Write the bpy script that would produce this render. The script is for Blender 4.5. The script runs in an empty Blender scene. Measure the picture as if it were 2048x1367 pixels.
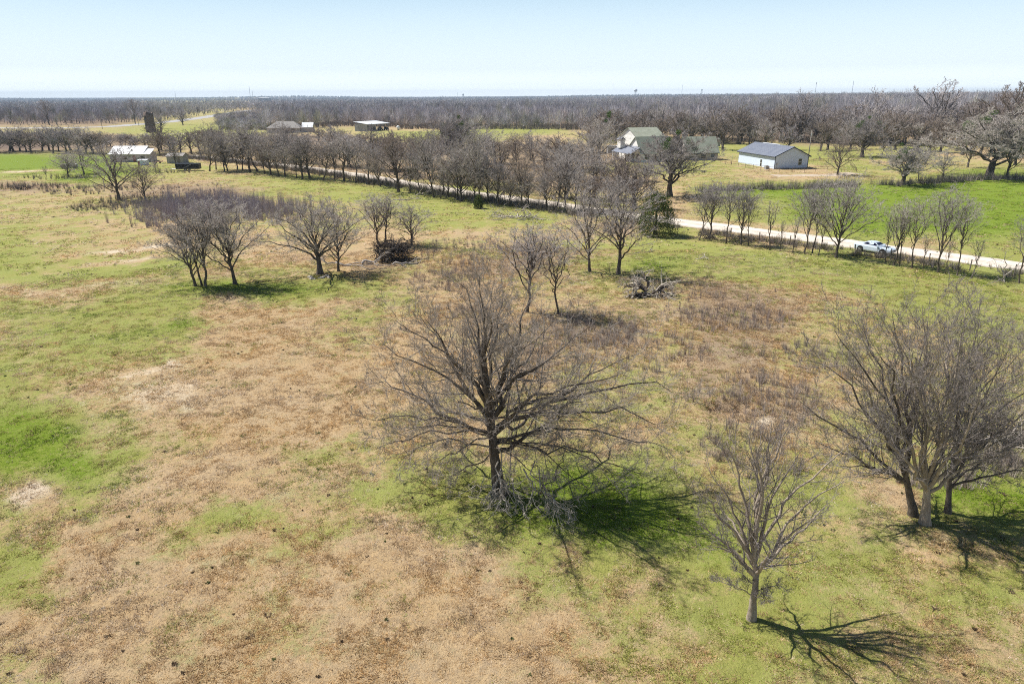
import bpy, math
import numpy as np
from mathutils import Matrix, Vector

SC = bpy.context.scene
COL = SC.collection
R_ = math.radians

# ------------------------------------------------------------------ camera, sky, sun, exposure
FPX = 2048 * 24 / 36.0
PITCH = math.atan(490.5 / FPX)
ROLL = R_(0.2)
CAM = np.array([0., 0., 20.])
fwd = np.array([0, math.cos(PITCH), -math.sin(PITCH)])
_r = np.array([1., 0, 0]); _u = np.cross(_r, fwd)
rgt = _r * math.cos(ROLL) - _u * math.sin(ROLL)
upv = np.cross(rgt, fwd)
cd = bpy.data.cameras.new('camera'); cam = bpy.data.objects.new('camera', cd); COL.objects.link(cam)
cd.lens = 24; cd.sensor_width = 36; cd.clip_start = .5; cd.clip_end = 60000
m = Matrix.Identity(4)
for i in range(3):
    m[i][0] = rgt[i]; m[i][1] = upv[i]; m[i][2] = -fwd[i]; m[i][3] = CAM[i]
cam.matrix_world = m
SC.camera = cam

SUN_EL = R_(53); SUN_DIR = np.array([-0.93, 0.40])          # horizontal direction towards the sun
SUN_DIR = SUN_DIR / np.linalg.norm(SUN_DIR)
world = bpy.data.worlds.new('World'); SC.world = world; world.use_nodes = True
nt = world.node_tree; bg = nt.nodes['Background']
sky = nt.nodes.new('ShaderNodeTexSky'); sky.sky_type = 'NISHITA'; sky.sun_disc = False
sky.sun_elevation = SUN_EL; sky.sun_rotation = math.atan2(SUN_DIR[0], SUN_DIR[1])
sky.altitude = 0; sky.air_density = 1.0; sky.dust_density = 0.0; sky.ozone_density = 3.0
_tc = nt.nodes.new('ShaderNodeTexCoord'); _sx = nt.nodes.new('ShaderNodeSeparateXYZ'); nt.links.new(_tc.outputs['Generated'], _sx.inputs[0])
_mr = nt.nodes.new('ShaderNodeMapRange'); _mr.interpolation_type = 'SMOOTHSTEP'; nt.links.new(_sx.outputs[2], _mr.inputs[0])
for _i, _v in ((1, 0.08), (2, .30), (3, .97), (4, 0.0)): _mr.inputs[_i].default_value = _v
_gr = nt.nodes.new('ShaderNodeValToRGB'); nt.links.new(_sx.outputs[2], _gr.inputs[0])
_gr.color_ramp.elements[0].color = (24, 25, 25.5, 1); _gr.color_ramp.elements[0].position = 0; _gr.color_ramp.elements[1].color = (4.6, 7.2, 10.5, 1); _gr.color_ramp.elements[1].position = .25
_e = _gr.color_ramp.elements.new(.008); _e.color = (22.5, 23.6, 24, 1); _e = _gr.color_ramp.elements.new(.014); _e.color = (18, 19.4, 20, 1); _e = _gr.color_ramp.elements.new(.035); _e.color = (13.8, 15.5, 16.4, 1); _e = _gr.color_ramp.elements.new(.12); _e.color = (9.6, 12.6, 14.8, 1)
_mx = nt.nodes.new('ShaderNodeMix'); _mx.data_type = 'RGBA'; nt.links.new(_mr.outputs[0], _mx.inputs[0]); nt.links.new(sky.outputs[0], _mx.inputs[6]); nt.links.new(_gr.outputs[0], _mx.inputs[7])
nt.links.new(_mx.outputs[2], bg.inputs[0]); bg.inputs[1].default_value = 0.05
sl = bpy.data.lights.new('sun', 'SUN'); sl.energy = 5.0; sl.angle = R_(.53); sl.color = (1, .95, .87)
so = bpy.data.objects.new('sun', sl); COL.objects.link(so)
sv = Vector((SUN_DIR[0] * math.cos(SUN_EL), SUN_DIR[1] * math.cos(SUN_EL), math.sin(SUN_EL)))
so.rotation_euler = sv.to_track_quat('Z', 'Y').to_euler(); so.location = (0, 0, 60)
SC.view_settings.view_transform = 'Standard'; SC.view_settings.look = 'None'
SC.view_settings.exposure = 0.5; SC.view_settings.gamma = 1
SC.render.engine = 'CYCLES'
SC.cycles.max_bounces = 5; SC.cycles.diffuse_bounces = 2; SC.cycles.glossy_bounces = 2
SC.cycles.volume_bounces = 0; SC.cycles.transparent_max_bounces = 8
SC.cycles.use_denoising = False; SC.cycles.filter_width = 1.05

# ------------------------------------------------------------------ noise and terrain
_rt = np.random.RandomState(5).rand(64, 256)
def vnoise(x, y, seed=0):
    x = np.asarray(x, float); y = np.asarray(y, float)
    xi = np.floor(x).astype(int); yi = np.floor(y).astype(int)
    fx = x - xi; fy = y - yi
    fx = fx * fx * (3 - 2 * fx); fy = fy * fy * (3 - 2 * fy)
    T = _rt[seed % 64]
    def g(a, b): return T[(a * 73 + b * 179 + (a * b) * 31 + (a // 7) * 57 + (b // 5) * 91) & 255]
    return (g(xi, yi) * (1 - fx) + g(xi + 1, yi) * fx) * (1 - fy) + (g(xi, yi + 1) * (1 - fx) + g(xi + 1, yi + 1) * fx) * fy
def fbm(x, y, seed=0, o=4):
    s = 0; a = .5; t = 0
    for k in range(o):
        s = s + a * vnoise(x * 2 ** k + 13.7 * k, y * 2 ** k - 7.1 * k, seed + k); t += a; a *= .5
    return s / t
def S(a, b, x):
    t = np.clip((x - a) / (b - a), 0, 1); return t * t * (3 - 2 * t)
GUL = []
def h(x, y):
    x = np.asarray(x, float); y = np.asarray(y, float)
    r = np.hypot(x, y)
    z = 12.0 * S(300, 1700, y) * S(-50, 900, x + 0 * y)
    z = z + (fbm(x / 2600, y / 2600, 9, 2) - .35) * 55 * S(3500, 7500, r)
    mic = (fbm(x / 9, y / 9, 3, 3) - .5) * .35 + (fbm(x / 1.3, y / .9, 11, 3) - .5) * .19
    z = z + mic * (1 - S(55, 78, r)) * S(6, 14, r)
    for gx, gy, rx, ry, dp in GUL:
        z = z - dp * np.exp(-(((x - gx) / rx) ** 2 + ((y - gy) / ry) ** 2) ** 2)
    return z
def ray(px, py): return fwd * FPX + rgt * (px - 1024) - upv * (py - 683.5)
def G(px, py):
    d = ray(px, py); z = 0
    for _ in range(8):
        P = CAM + d * ((z - 20) / d[2]); z = float(h(P[0], P[1]))
    return np.array([P[0], P[1], z])
def AT(px, py, Y):
    d = ray(px, py); return CAM + d * (Y / d[1])
def proj(x, y, z):
    q = np.stack([np.asarray(x, float), np.asarray(y, float), np.asarray(z, float) - 20], -1)
    w = np.maximum(q @ fwd, .01)
    return 1024 + FPX * (q @ rgt) / w, 683.5 - FPX * (q @ upv) / w, w
g0 = G(1450, 812); GUL += [(g0[0], g0[1], 1.5, .8, .75), (g0[0] + 1.6, g0[1] - .9, 1.1, .5, .5)]
g1 = G(1995, 880); GUL += [(g1[0], g1[1], 2.5, .8, .6)]

# ------------------------------------------------------------------ what grows where (real patches on the ground)
ROWS = [240, 258, 264, 275, 295, 315, 338, 355, 375, 400, 430, 460, 500, 540, 580, 620, 680, 740, 800, 860, 900, 960, 1010, 1060, 1120, 1200, 1280, 1367]
GRID = """F F m m F F F F F F F F F F F F
m m g g m m t g g F F F F F F F
m m g g m m g g g t t F F F F F
F F g g F b g g t g t b F F t m
F b b m b b b t b b g g g m g t
G G m t b b b b b b g m g g m t
G G g m t b b b b m g m t g m g
g G m m g t b b b b m m m m g G
b m b b g g g g b b m G G G G G
m m m b m g g g m m t g G G G G
m m m m m m g g g m t g G G G G
g m t m m m m m m b g t t G G G
g m t m t t t m b m g g m g t g
g g g m g t m b b m g m g g g g
m m g t G g m t m m m b m g g g
g g g t t t m b t m m b b m g g
m g g t t g t t b b m b m m m g
g m m t t t t t b m m b m m m m
g m p t t t t m m m m b b m m m
G g t t t t m t m m m m b m m m
G G m t t m m m m t m m t m m m
m g t t t m m g g g m m m m g g
m m t t t m g g G G g m g g g G
m t t m m m t m g G G g m m g g
g t t t m t t t m m g g m g m m
g t t t t t t t m m m g g m m g
t t m t m t t t t m m g g m m m
m t t t t t t t t m m g m m m m""".split('\n')
PAL = {'G': (1, 0, 0, 0), 'g': (.72, .12, 0, 0), 'm': (.49, .26, .13, 0), 't': (.2, .25, .12, 0), 'p': (.2, .9, 0, 0), 'b': (.3, .1, .9, 0), 'F': (.1, 0, .8, 1)}
TAB = np.array([[PAL[c] for c in row.split()] for row in GRID])          # rows, 16, 4
def zones(x, y):
    """green, pale, brown, leaf litter amounts at world x, y"""
    r = np.hypot(x, y) + 1e-6
    w = np.clip(r * .09, 1.5, 14)
    wx = x + (fbm(x / w, y / w, 21, 4) - .5) * w * 1.3
    wy = y + (fbm(x / w, y / w, 31, 4) - .5) * w * 1.9
    px, py, d = proj(wx, wy, h(wx, wy) * 0 if False else np.zeros_like(wx))
    py = np.where(wy < 5, 1367, py)
    ri = np.interp(py, ROWS, np.arange(len(ROWS))); ci = np.clip((px - 64) / 128, 0, 15)
    a = np.floor(ri).astype(int).clip(0, len(ROWS) - 2); b = np.floor(ci).astype(int).clip(0, 14)
    fr = (ri - a)[..., None]; fc = (ci - b)[..., None]
    v = (TAB[a, b] * (1 - fc) + TAB[a, b + 1] * fc) * (1 - fr) + (TAB[a + 1, b] * (1 - fc) + TAB[a + 1, b + 1] * fc) * fr
    v = v.copy()
    for (qx, qy, rx, ry, typ, st) in PATCH:
        k = np.exp(-((wx - qx) / rx) ** 2 - ((wy - qy) / ry) ** 2) * st
        v = v * (1 - k[..., None]) + np.array(PAL[typ]) * k[..., None]
    return np.clip(v, 0, 1)
PATCH = []
for (a, b, wpx, dep, typ, st) in [(100, 855, 110, 3.2, 'G', 1), (30, 900, 120, 4, 'G', 1), (220, 900, 60, 1.8, 'G', .7), (320, 668, 45, 1.5, 'G', .9),
        (700, 650, 60, 3, 'g', .9), (470, 588, 170, 3.5, 'G', 1), (640, 600, 120, 3.5, 'g', .9), (60, 985, 60, 1.2, 'p', .9), (280, 748, 40, .8, 'p', .9),
        (640, 905, 70, 2, 'g', .5), (410, 1075, 80, 1.6, 'g', .75), (120, 570, 200, 2.5, 'p', .5), (280, 505, 80, 1.6, 'p', .9), (240, 527, 60, 1.5, 'p', .6),
        (1150, 1010, 190, 3.4, 'G', 1), (900, 1010, 130, 2.5, 'g', .9), (1250, 1075, 120, 2.2, 'G', .8), (1590, 1250, 110, 1.6, 'g', .9), (1620, 740, 60, 3, 'b', .6),
        (1300, 540, 150, 5, 'G', .8), (1700, 720, 100, 4, 'm', .5), (1440, 640, 120, 4, 'b', .5), (1520, 745, 50, 2.5, 't', .9), (1505, 830, 35, .8, 'p', 1),
        (1630, 950, 60, 2, 'g', .8), (1980, 1020, 90, 2, 'G', .6), (1800, 1000, 50, 1.4, 't', .9), (950, 470, 130, 5, 't', .7), (830, 488, 90, 4, 't', .8), (900, 488, 70, 3, 'g', .5),
        (60, 342, 50, 5, 'p', .8), (690, 550, 150, 3, 't', .5), (560, 515, 60, 6, 't', .8), (1400, 402, 60, 7, 't', .8), (1560, 478, 60, 3, 'g', .4),
        (250, 385, 260, 10, 'b', .35), (110, 372, 110, 6, 'b', .6), (370, 470, 50, 8, 't', .8), (480, 480, 70, 8, 't', .6),
        (1540, 352, 90, 4, 't', .8), (1790, 325, 60, 8, 't', .8), (850, 575, 80, 4, 't', .7), (1310, 590, 90, 3.5, 'b', .5), (1430, 540, 130, 5, 'g', .6),
        (550, 690, 180, 8, 't', .5), (500, 800, 180, 5, 't', .6), (330, 1200, 240, 3, 't', .5), (1440, 1230, 60, 1.6, 'g', .8), (1230, 500, 100, 6, 'g', .6)]:
    q = G(a, b); PATCH.append((q[0], q[1], wpx / FPX * math.hypot(q[1], 20), dep, typ, st))

# ------------------------------------------------------------------ materials
def mat(name, col=(.5, .5, .5), rough=.8, metal=0, spec=.3):
    m = bpy.data.materials.new(name); m.use_nodes = True
    b = m.node_tree.nodes['Principled BSDF']
    b.inputs['Base Color'].default_value = (*col, 1); b.inputs['Roughness'].default_value = rough
    b.inputs['Metallic'].default_value = metal; b.inputs['Specular IOR Level'].default_value = spec
    return m
def nz(m, scale, detail=4, rough=.6, vec=None, stretch=None):
    t = m.node_tree; n = t.nodes.new('ShaderNodeTexNoise')
    n.inputs['Scale'].default_value = scale; n.inputs['Detail'].default_value = detail; n.inputs['Roughness'].default_value = rough
    tc = t.nodes.new('ShaderNodeTexCoord')
    if stretch:
        mp = t.nodes.new('ShaderNodeMapping'); mp.inputs['Scale'].default_value = stretch
        t.links.new(tc.outputs['Object'], mp.inputs[0]); t.links.new(mp.outputs[0], n.inputs['Vector'])
    else: t.links.new(tc.outputs['Object'], n.inputs['Vector'])
    return n.outputs['Fac']
def ramp(m, src, a, b, c0=0, c1=1):
    n = m.node_tree.nodes.new('ShaderNodeMapRange'); n.interpolation_type = 'SMOOTHSTEP'
    n.inputs[1].default_value = a; n.inputs[2].default_value = b; n.inputs[3].default_value = c0; n.inputs[4].default_value = c1
    m.node_tree.links.new(src, n.inputs[0]); return n.outputs[0]
def math_(m, op, a, b=None):
    n = m.node_tree.nodes.new('ShaderNodeMath'); n.operation = op
    for i, v in enumerate([a, b]):
        if v is None: continue
        if isinstance(v, (int, float)): n.inputs[i].default_value = v
        else: m.node_tree.links.new(v, n.inputs[i])
    return n.outputs[0]
def mix(m, fac, a, b, blend='MIX'):
    n = m.node_tree.nodes.new('ShaderNodeMix'); n.data_type = 'RGBA'; n.blend_type = blend
    for i, v in ((0, fac), (6, a), (7, b)):
        if isinstance(v, (int, float)): n.inputs[i].default_value = v
        elif isinstance(v, tuple): n.inputs[i].default_value = (*v, 1)
        else: m.node_tree.links.new(v, n.inputs[i])
    return n.outputs[2]
def setcol(m, s): m.node_tree.links.new(s, m.node_tree.nodes['Principled BSDF'].inputs['Base Color'])
def bump(m, src, st=.5, dist=.05):
    n = m.node_tree.nodes.new('ShaderNodeBump'); n.inputs['Strength'].default_value = st; n.inputs['Distance'].default_value = dist
    m.node_tree.links.new(src, n.inputs['Height']); m.node_tree.links.new(n.outputs[0], m.node_tree.nodes['Principled BSDF'].inputs['Normal'])
def noisy(name, c0, c1, scale, rough=.8, metal=0, spec=.3, stretch=None, bmp=0):
    m = mat(name, c0, rough, metal, spec); s = nz(m, scale, 5, .65, stretch=stretch)
    setcol(m, mix(m, ramp(m, s, .3, .7), c0, c1))
    if bmp: bump(m, s, .6, bmp)
    return m
STRAW = (.52, .385, .225); STRAW2 = (.41, .31, .20); PALE = (.62, .53, .41); BROWN = (.30, .23, .17); GRN = (.30, .32, .095); GRNB = (.17, .25, .025); LITTER = (.17, .125, .10)
def ground_mat():
    m = mat('ground_grass', (.4, .3, .2), .95, 0, .1); t = m.node_tree
    at = t.nodes.new('ShaderNodeAttribute'); at.attribute_name = 'zone'
    sp = t.nodes.new('ShaderNodeSeparateColor'); t.links.new(at.outputs['Color'], sp.inputs[0])
    g, p, b = sp.outputs; f = at.outputs['Alpha']
    n1 = nz(m, .55, 6, .7); n2 = nz(m, 3.3, 6, .75); n3 = nz(m, 14, 4, .8); n4 = nz(m, .12, 5, .65)
    mixn = math_(m, 'ADD', math_(m, 'ADD', math_(m, 'MULTIPLY', n1, 1.1), math_(m, 'MULTIPLY', n2, .7)), math_(m, 'ADD', math_(m, 'MULTIPLY', n3, .3), math_(m, 'MULTIPLY', n4, 1.0)))
    straw = mix(m, ramp(m, n2, .35, .65), STRAW, STRAW2)
    gf = ramp(m, math_(m, 'ADD', math_(m, 'MULTIPLY', g, 1.0), math_(m, 'SUBTRACT', mixn, 1.55)), .25, .7)
    green = mix(m, ramp(m, math_(m, 'ADD', g, math_(m, 'SUBTRACT', n2, .5)), .72, 1.05), GRN, GRNB)
    c = mix(m, gf, straw, green)
    pf = ramp(m, math_(m, 'ADD', p, math_(m, 'MULTIPLY', math_(m, 'SUBTRACT', mixn, 1.55), .9)), .35, .8)
    c = mix(m, pf, c, PALE)
    bf = ramp(m, math_(m, 'SUBTRACT', b, math_(m, 'MULTIPLY', math_(m, 'SUBTRACT', mixn, 1.55), .9)), .3, .9, 0, .75)
    c = mix(m, bf, c, BROWN)
    c = mix(m, f, c, LITTER)
    c = mix(m, ramp(m, nz(m, .22, 4, .6), .35, .65, 0, .8), c, mix(m, 1.0, c, (1.0, .95, .85), 'MULTIPLY'))
    dk = ramp(m, n3, .25, .62, .68, 1.12)
    c = mix(m, 1.0, c, mix(m, dk, (0, 0, 0), (1, 1, 1)), 'MULTIPLY')
    setcol(m, c)
    bump(m, math_(m, 'ADD', n2, math_(m, 'MULTIPLY', n3, .6)), .9, .12)
    return m
def bark_mat(name, c0, c1, lichen=.15):
    m = mat(name, c0, .9, 0, .15)
    s = nz(m, 5, 6, .7, stretch=(1, 1, .25)); s2 = nz(m, 1.3, 4, .6)
    oi = m.node_tree.nodes.new('ShaderNodeObjectInfo')
    c = mix(m, ramp(m, s, .3, .7), c0, c1)
    c = mix(m, ramp(m, s2, .60, .72, 0, lichen * 3), c, (.30, .21, .09))
    c = mix(m, 1.0, c, mix(m, oi.outputs['Random'], (.8, .78, .8), (1.15, 1.12, 1.05)), 'MULTIPLY')
    setcol(m, c); bump(m, s, .7, .04); return m
def col_mat(name, rough=.9, trans=0, spec=.1):
    m = mat(name, (.5, .5, .5), rough, 0, spec); at = m.node_tree.nodes.new('ShaderNodeAttribute'); at.attribute_name = 'tint'
    s = nz(m, 2.0, 3, .6)
    setcol(m, mix(m, 1.0, at.outputs['Color'], mix(m, s, (.75, .75, .75), (1.25, 1.25, 1.25)), 'MULTIPLY'))
    if trans:                                   # thin dry blades let light through
        t = m.node_tree; b = t.nodes['Principled BSDF']; tr = t.nodes.new('ShaderNodeBsdfTranslucent'); ms = t.nodes.new('ShaderNodeMixShader'); ms.inputs[0].default_value = .45
        t.links.new(b.inputs['Base Color'].links[0].from_socket, tr.inputs[0]); t.links.new(b.outputs[0], ms.inputs[1]); t.links.new(tr.outputs[0], ms.inputs[2])
        t.links.new(ms.outputs[0], t.nodes['Material Output'].inputs[0])
    return m
M = {}
M['ground'] = ground_mat()
M['bark'] = bark_mat('grey_bark', (.06, .05, .043), (.19, .163, .138))
M['bark_pale'] = bark_mat('pale_bark', (.26, .22, .18), (.46, .40, .33), .05)
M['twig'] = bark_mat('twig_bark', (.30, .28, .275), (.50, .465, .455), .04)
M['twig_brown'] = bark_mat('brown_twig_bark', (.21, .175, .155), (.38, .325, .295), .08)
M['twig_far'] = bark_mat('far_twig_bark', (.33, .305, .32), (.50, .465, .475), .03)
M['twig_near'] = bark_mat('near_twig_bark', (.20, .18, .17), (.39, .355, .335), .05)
M['dead'] = bark_mat('bleached_wood', (.30, .27, .24), (.58, .54, .50), .03)
M['darkwood'] = bark_mat('charred_wood', (.035, .03, .028), (.12, .10, .09), .03)
M['grass'] = col_mat('grass_blades', trans=1); M['wood'] = col_mat('woodland_twigs')
M['cedar'] = col_mat('cedar_foliage')
M['gravel'] = None

# ------------------------------------------------------------------ mesh helpers
def mesh(name, V, polys, material, parent=None, smooth=False, tint=None, mats=None, midx=None, zone=None):
    """polys: list of int arrays (n,3) or (n,4)"""
    me = bpy.data.meshes.new(name)
    V = np.asarray(V, np.float32); me.vertices.add(len(V)); me.vertices.foreach_set('co', V.ravel())
    polys = [np.asarray(p, np.int32) for p in polys if len(p)]
    tot = [np.full(len(p), p.shape[1], np.int32) for p in polys]
    tot = np.concatenate(tot); idx = np.concatenate([p.ravel() for p in polys])
    me.loops.add(len(idx)); me.loops.foreach_set('vertex_index', idx)
    me.polygons.add(len(tot)); st = np.concatenate([[0], np.cumsum(tot)[:-1]]).astype(np.int32)
    me.polygons.foreach_set('loop_start', st); me.polygons.foreach_set('loop_total', tot)
    if smooth: me.polygons.foreach_set('use_smooth', np.ones(len(tot), bool))
    for mm in (mats or [material]): me.materials.append(mm)
    if midx is not None: me.polygons.foreach_set('material_index', np.asarray(midx, np.int32))
    for nm, arr in (('tint', tint), ('zone', zone)):
        if arr is None: continue
        a = me.attributes.new(nm, 'FLOAT_COLOR', 'POINT')
        if arr.shape[1] == 3: arr = np.hstack([arr, np.ones((len(arr), 1))])
        a.data.foreach_set('color', np.asarray(arr, np.float32).ravel())
    me.update(calc_edges=True)
    o = bpy.data.objects.new(name, me); COL.objects.link(o)
    if parent: o.parent = parent
    return o
def tag(o, label=None, cat=None, group=None, kind=None):
    if label: o['label'] = label
    if cat: o['category'] = cat
    if group: o['group'] = group
    if kind: o['kind'] = kind
    return o
def thing(name, label, cat, loc=(0, 0, 0), rz=0, group=None):
    o = bpy.data.objects.new(name, None); COL.objects.link(o); o.empty_display_size = .3
    o.location = [float(v) for v in loc]; o.rotation_euler = (0, 0, rz)
    return tag(o, label, cat, group)
class MB:
    def __init__(s): s.v = []; s.f = []; s.mi = []; s.cur = 0
    def poly(s, pts):
        n = len(s.v); s.v += [tuple(map(float, p)) for p in pts]; s.f.append(list(range(n, n + len(pts)))); s.mi.append(s.cur)
    def box(s, x0, x1, y0, y1, z0, z1, M4=None):
        P = [(x, y, z) for x in (x0, x1) for y in (y0, y1) for z in (z0, z1)]
        if M4 is not None: P = [tuple(M4 @ Vector(p)) for p in P]
        n = len(s.v); s.v += P
        for q in ((0, 1, 3, 2), (4, 6, 7, 5), (0, 4, 5, 1), (2, 3, 7, 6), (0, 2, 6, 4), (1, 5, 7, 3)):
            s.f.append([n + k for k in q]); s.mi.append(s.cur)
        return s
    def bar(s, a, b, r0, r1=None, n=8):
        r1 = r0 if r1 is None else r1
        a = np.array(a, float); b = np.array(b, float); d = (b - a) / np.linalg.norm(b - a)
        k = np.array([0, 0, 1.]) if abs(d[2]) < .9 else np.array([1., 0, 0])
        e = np.cross(d, k); e /= np.linalg.norm(e); g = np.cross(d, e); i0 = len(s.v)
        for c, r in ((a, r0), (b, r1)):
            for j in range(n):
                t = 2 * math.pi * (j + .5) / n; s.v.append(tuple(c + r * (math.cos(t) * e + math.sin(t) * g)))
        for j in range(n):
            s.f.append([i0 + j, i0 + (j + 1) % n, i0 + n + (j + 1) % n, i0 + n + j]); s.mi.append(s.cur)
        s.f.append([i0 + j for j in range(n)][::-1]); s.f.append([i0 + n + j for j in range(n)]); s.mi += [s.cur] * 2
        return s
    def loft(s, rings, cap=True):
        n = len(rings[0]); i0 = len(s.v)
        for r in rings: s.v += [tuple(map(float, p)) for p in r]
        for k in range(len(rings) - 1):
            for j in range(n):
                s.f.append([i0 + k * n + j, i0 + k * n + (j + 1) % n, i0 + (k + 1) * n + (j + 1) % n, i0 + (k + 1) * n + j]); s.mi.append(s.cur)
        if cap:
            s.f.append([i0 + j for j in range(n)][::-1]); s.f.append([i0 + (len(rings) - 1) * n + j for j in range(n)]); s.mi += [s.cur] * 2
        return s
    def build(s, name, material, parent=None, smooth=False, mats=None):
        me = bpy.data.meshes.new(name); me.from_pydata(s.v, [], s.f)
        for mm in (mats or [material]): me.materials.append(mm)
        me.polygons.foreach_set('material_index', s.mi)
        if smooth: me.polygons.foreach_set('use_smooth', [True] * len(s.f))
        me.update(); o = bpy.data.objects.new(name, me); COL.objects.link(o)
        if parent: o.parent = parent
        return o

# ------------------------------------------------------------------ bare trees
def unit(v): return v / (np.linalg.norm(v, axis=-1, keepdims=True) + 1e-9)
def plen(P): return np.linalg.norm(np.diff(P, axis=1), axis=2).sum(1)
def spawn(rng, P, R, n, t0, t1, ang, lr, K, wander, up, rr, rmin, shape=.45, lmin=0, droop=None):
    N, K1, _ = P.shape; Kp = K1 - 1; L = plen(P)
    t = t0 + (t1 - t0) * ((np.arange(n)[None] + rng.rand(N, n)) / n)
    i = np.minimum((t * Kp).astype(int), Kp - 1); f = (t * Kp - i)[..., None]; ar = np.arange(N)[:, None]
    A = P[ar, i]; B = P[ar, i + 1]; base = A * (1 - f) + B * f; T = unit(B - A)
    rb = R[ar, i] * (1 - f[..., 0]) + R[ar, i + 1] * f[..., 0]
    ref = unit(rng.randn(N, 1, 3) * np.ones((1, n, 1))); a = unit(np.cross(T, ref)); b = np.cross(T, a)
    az = (np.arange(n) * 2.4)[None] + rng.rand(N, 1) * 6.28 + rng.randn(N, n) * .5
    th = np.radians(ang) * (1 + rng.randn(N, n) * .25)
    d = np.cos(th)[..., None] * T + np.sin(th)[..., None] * (np.cos(az)[..., None] * a + np.sin(az)[..., None] * b)
    Lc = np.maximum(L[:, None] * lr * (1 - shape * t) * rng.uniform(.6, 1.3, (N, n)), lmin)
    base = base.reshape(-1, 3); d = d.reshape(-1, 3); Lc = Lc.reshape(-1, 1); rb = rb.reshape(-1)
    Q = [base]; upd = np.array([0, 0, up])
    for k in range(K):
        d = unit(d + rng.randn(*d.shape) * wander + upd / K)
        Q.append(Q[-1] + d * Lc / K)
    Q = np.stack(Q, 1); Q[:, :, 2] = np.maximum(Q[:, :, 2], .12)
    r0 = np.maximum(rb * rr, rmin); s = np.linspace(0, 1, K + 1)[None]
    return Q, r0[:, None] * (1 - s) + np.maximum(r0 * .3, rmin * .6)[:, None] * s
def tube(P, R, s):
    N, K1, _ = P.shape
    T = unit(P[:, -1] - P[:, 0]); ref = np.where(np.abs(T[:, 2:3]) < .8, np.array([[0, 0, 1.]]), np.array([[1., 0, 0]]))
    Tn = unit(np.gradient(P, axis=1)) if K1 > 2 else np.repeat(T[:, None], K1, 1)
    a = unit(np.cross(Tn, ref[:, None])); b = np.cross(Tn, a)
    ph = np.arange(s) * 2 * math.pi / s
    V = P[:, :, None] + R[:, :, None, None] * (np.cos(ph)[None, None, :, None] * a[:, :, None] + np.sin(ph)[None, None, :, None] * b[:, :, None])
    j = np.arange(s); k = np.arange(K1 - 1); n = np.arange(N)
    i0 = (n[:, None, None] * K1 + k[None, :, None]) * s
    q = np.stack([i0 + j, i0 + (j + 1) % s, i0 + s + (j + 1) % s, i0 + s + j], -1).reshape(-1, 4)
    return V.reshape(-1, 3), q
def join(parts):
    V = []; F = []; o = 0
    for v, f in parts: V.append(v); F.append(f + o); o += len(v)
    return np.concatenate(V), np.concatenate(F)
def curve(p0, p1, p2, K, rng, wob):
    s = np.linspace(0, 1, K + 1)[:, None]
    P = (1 - s) ** 2 * p0 + 2 * s * (1 - s) * p1 + s ** 2 * p2
    w = np.cumsum(rng.randn(K + 1, 3), 0); w -= s * w[-1] + (1 - s) * w[0]
    return P + w * wob * np.linalg.norm(p2 - p0) / K
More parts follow.
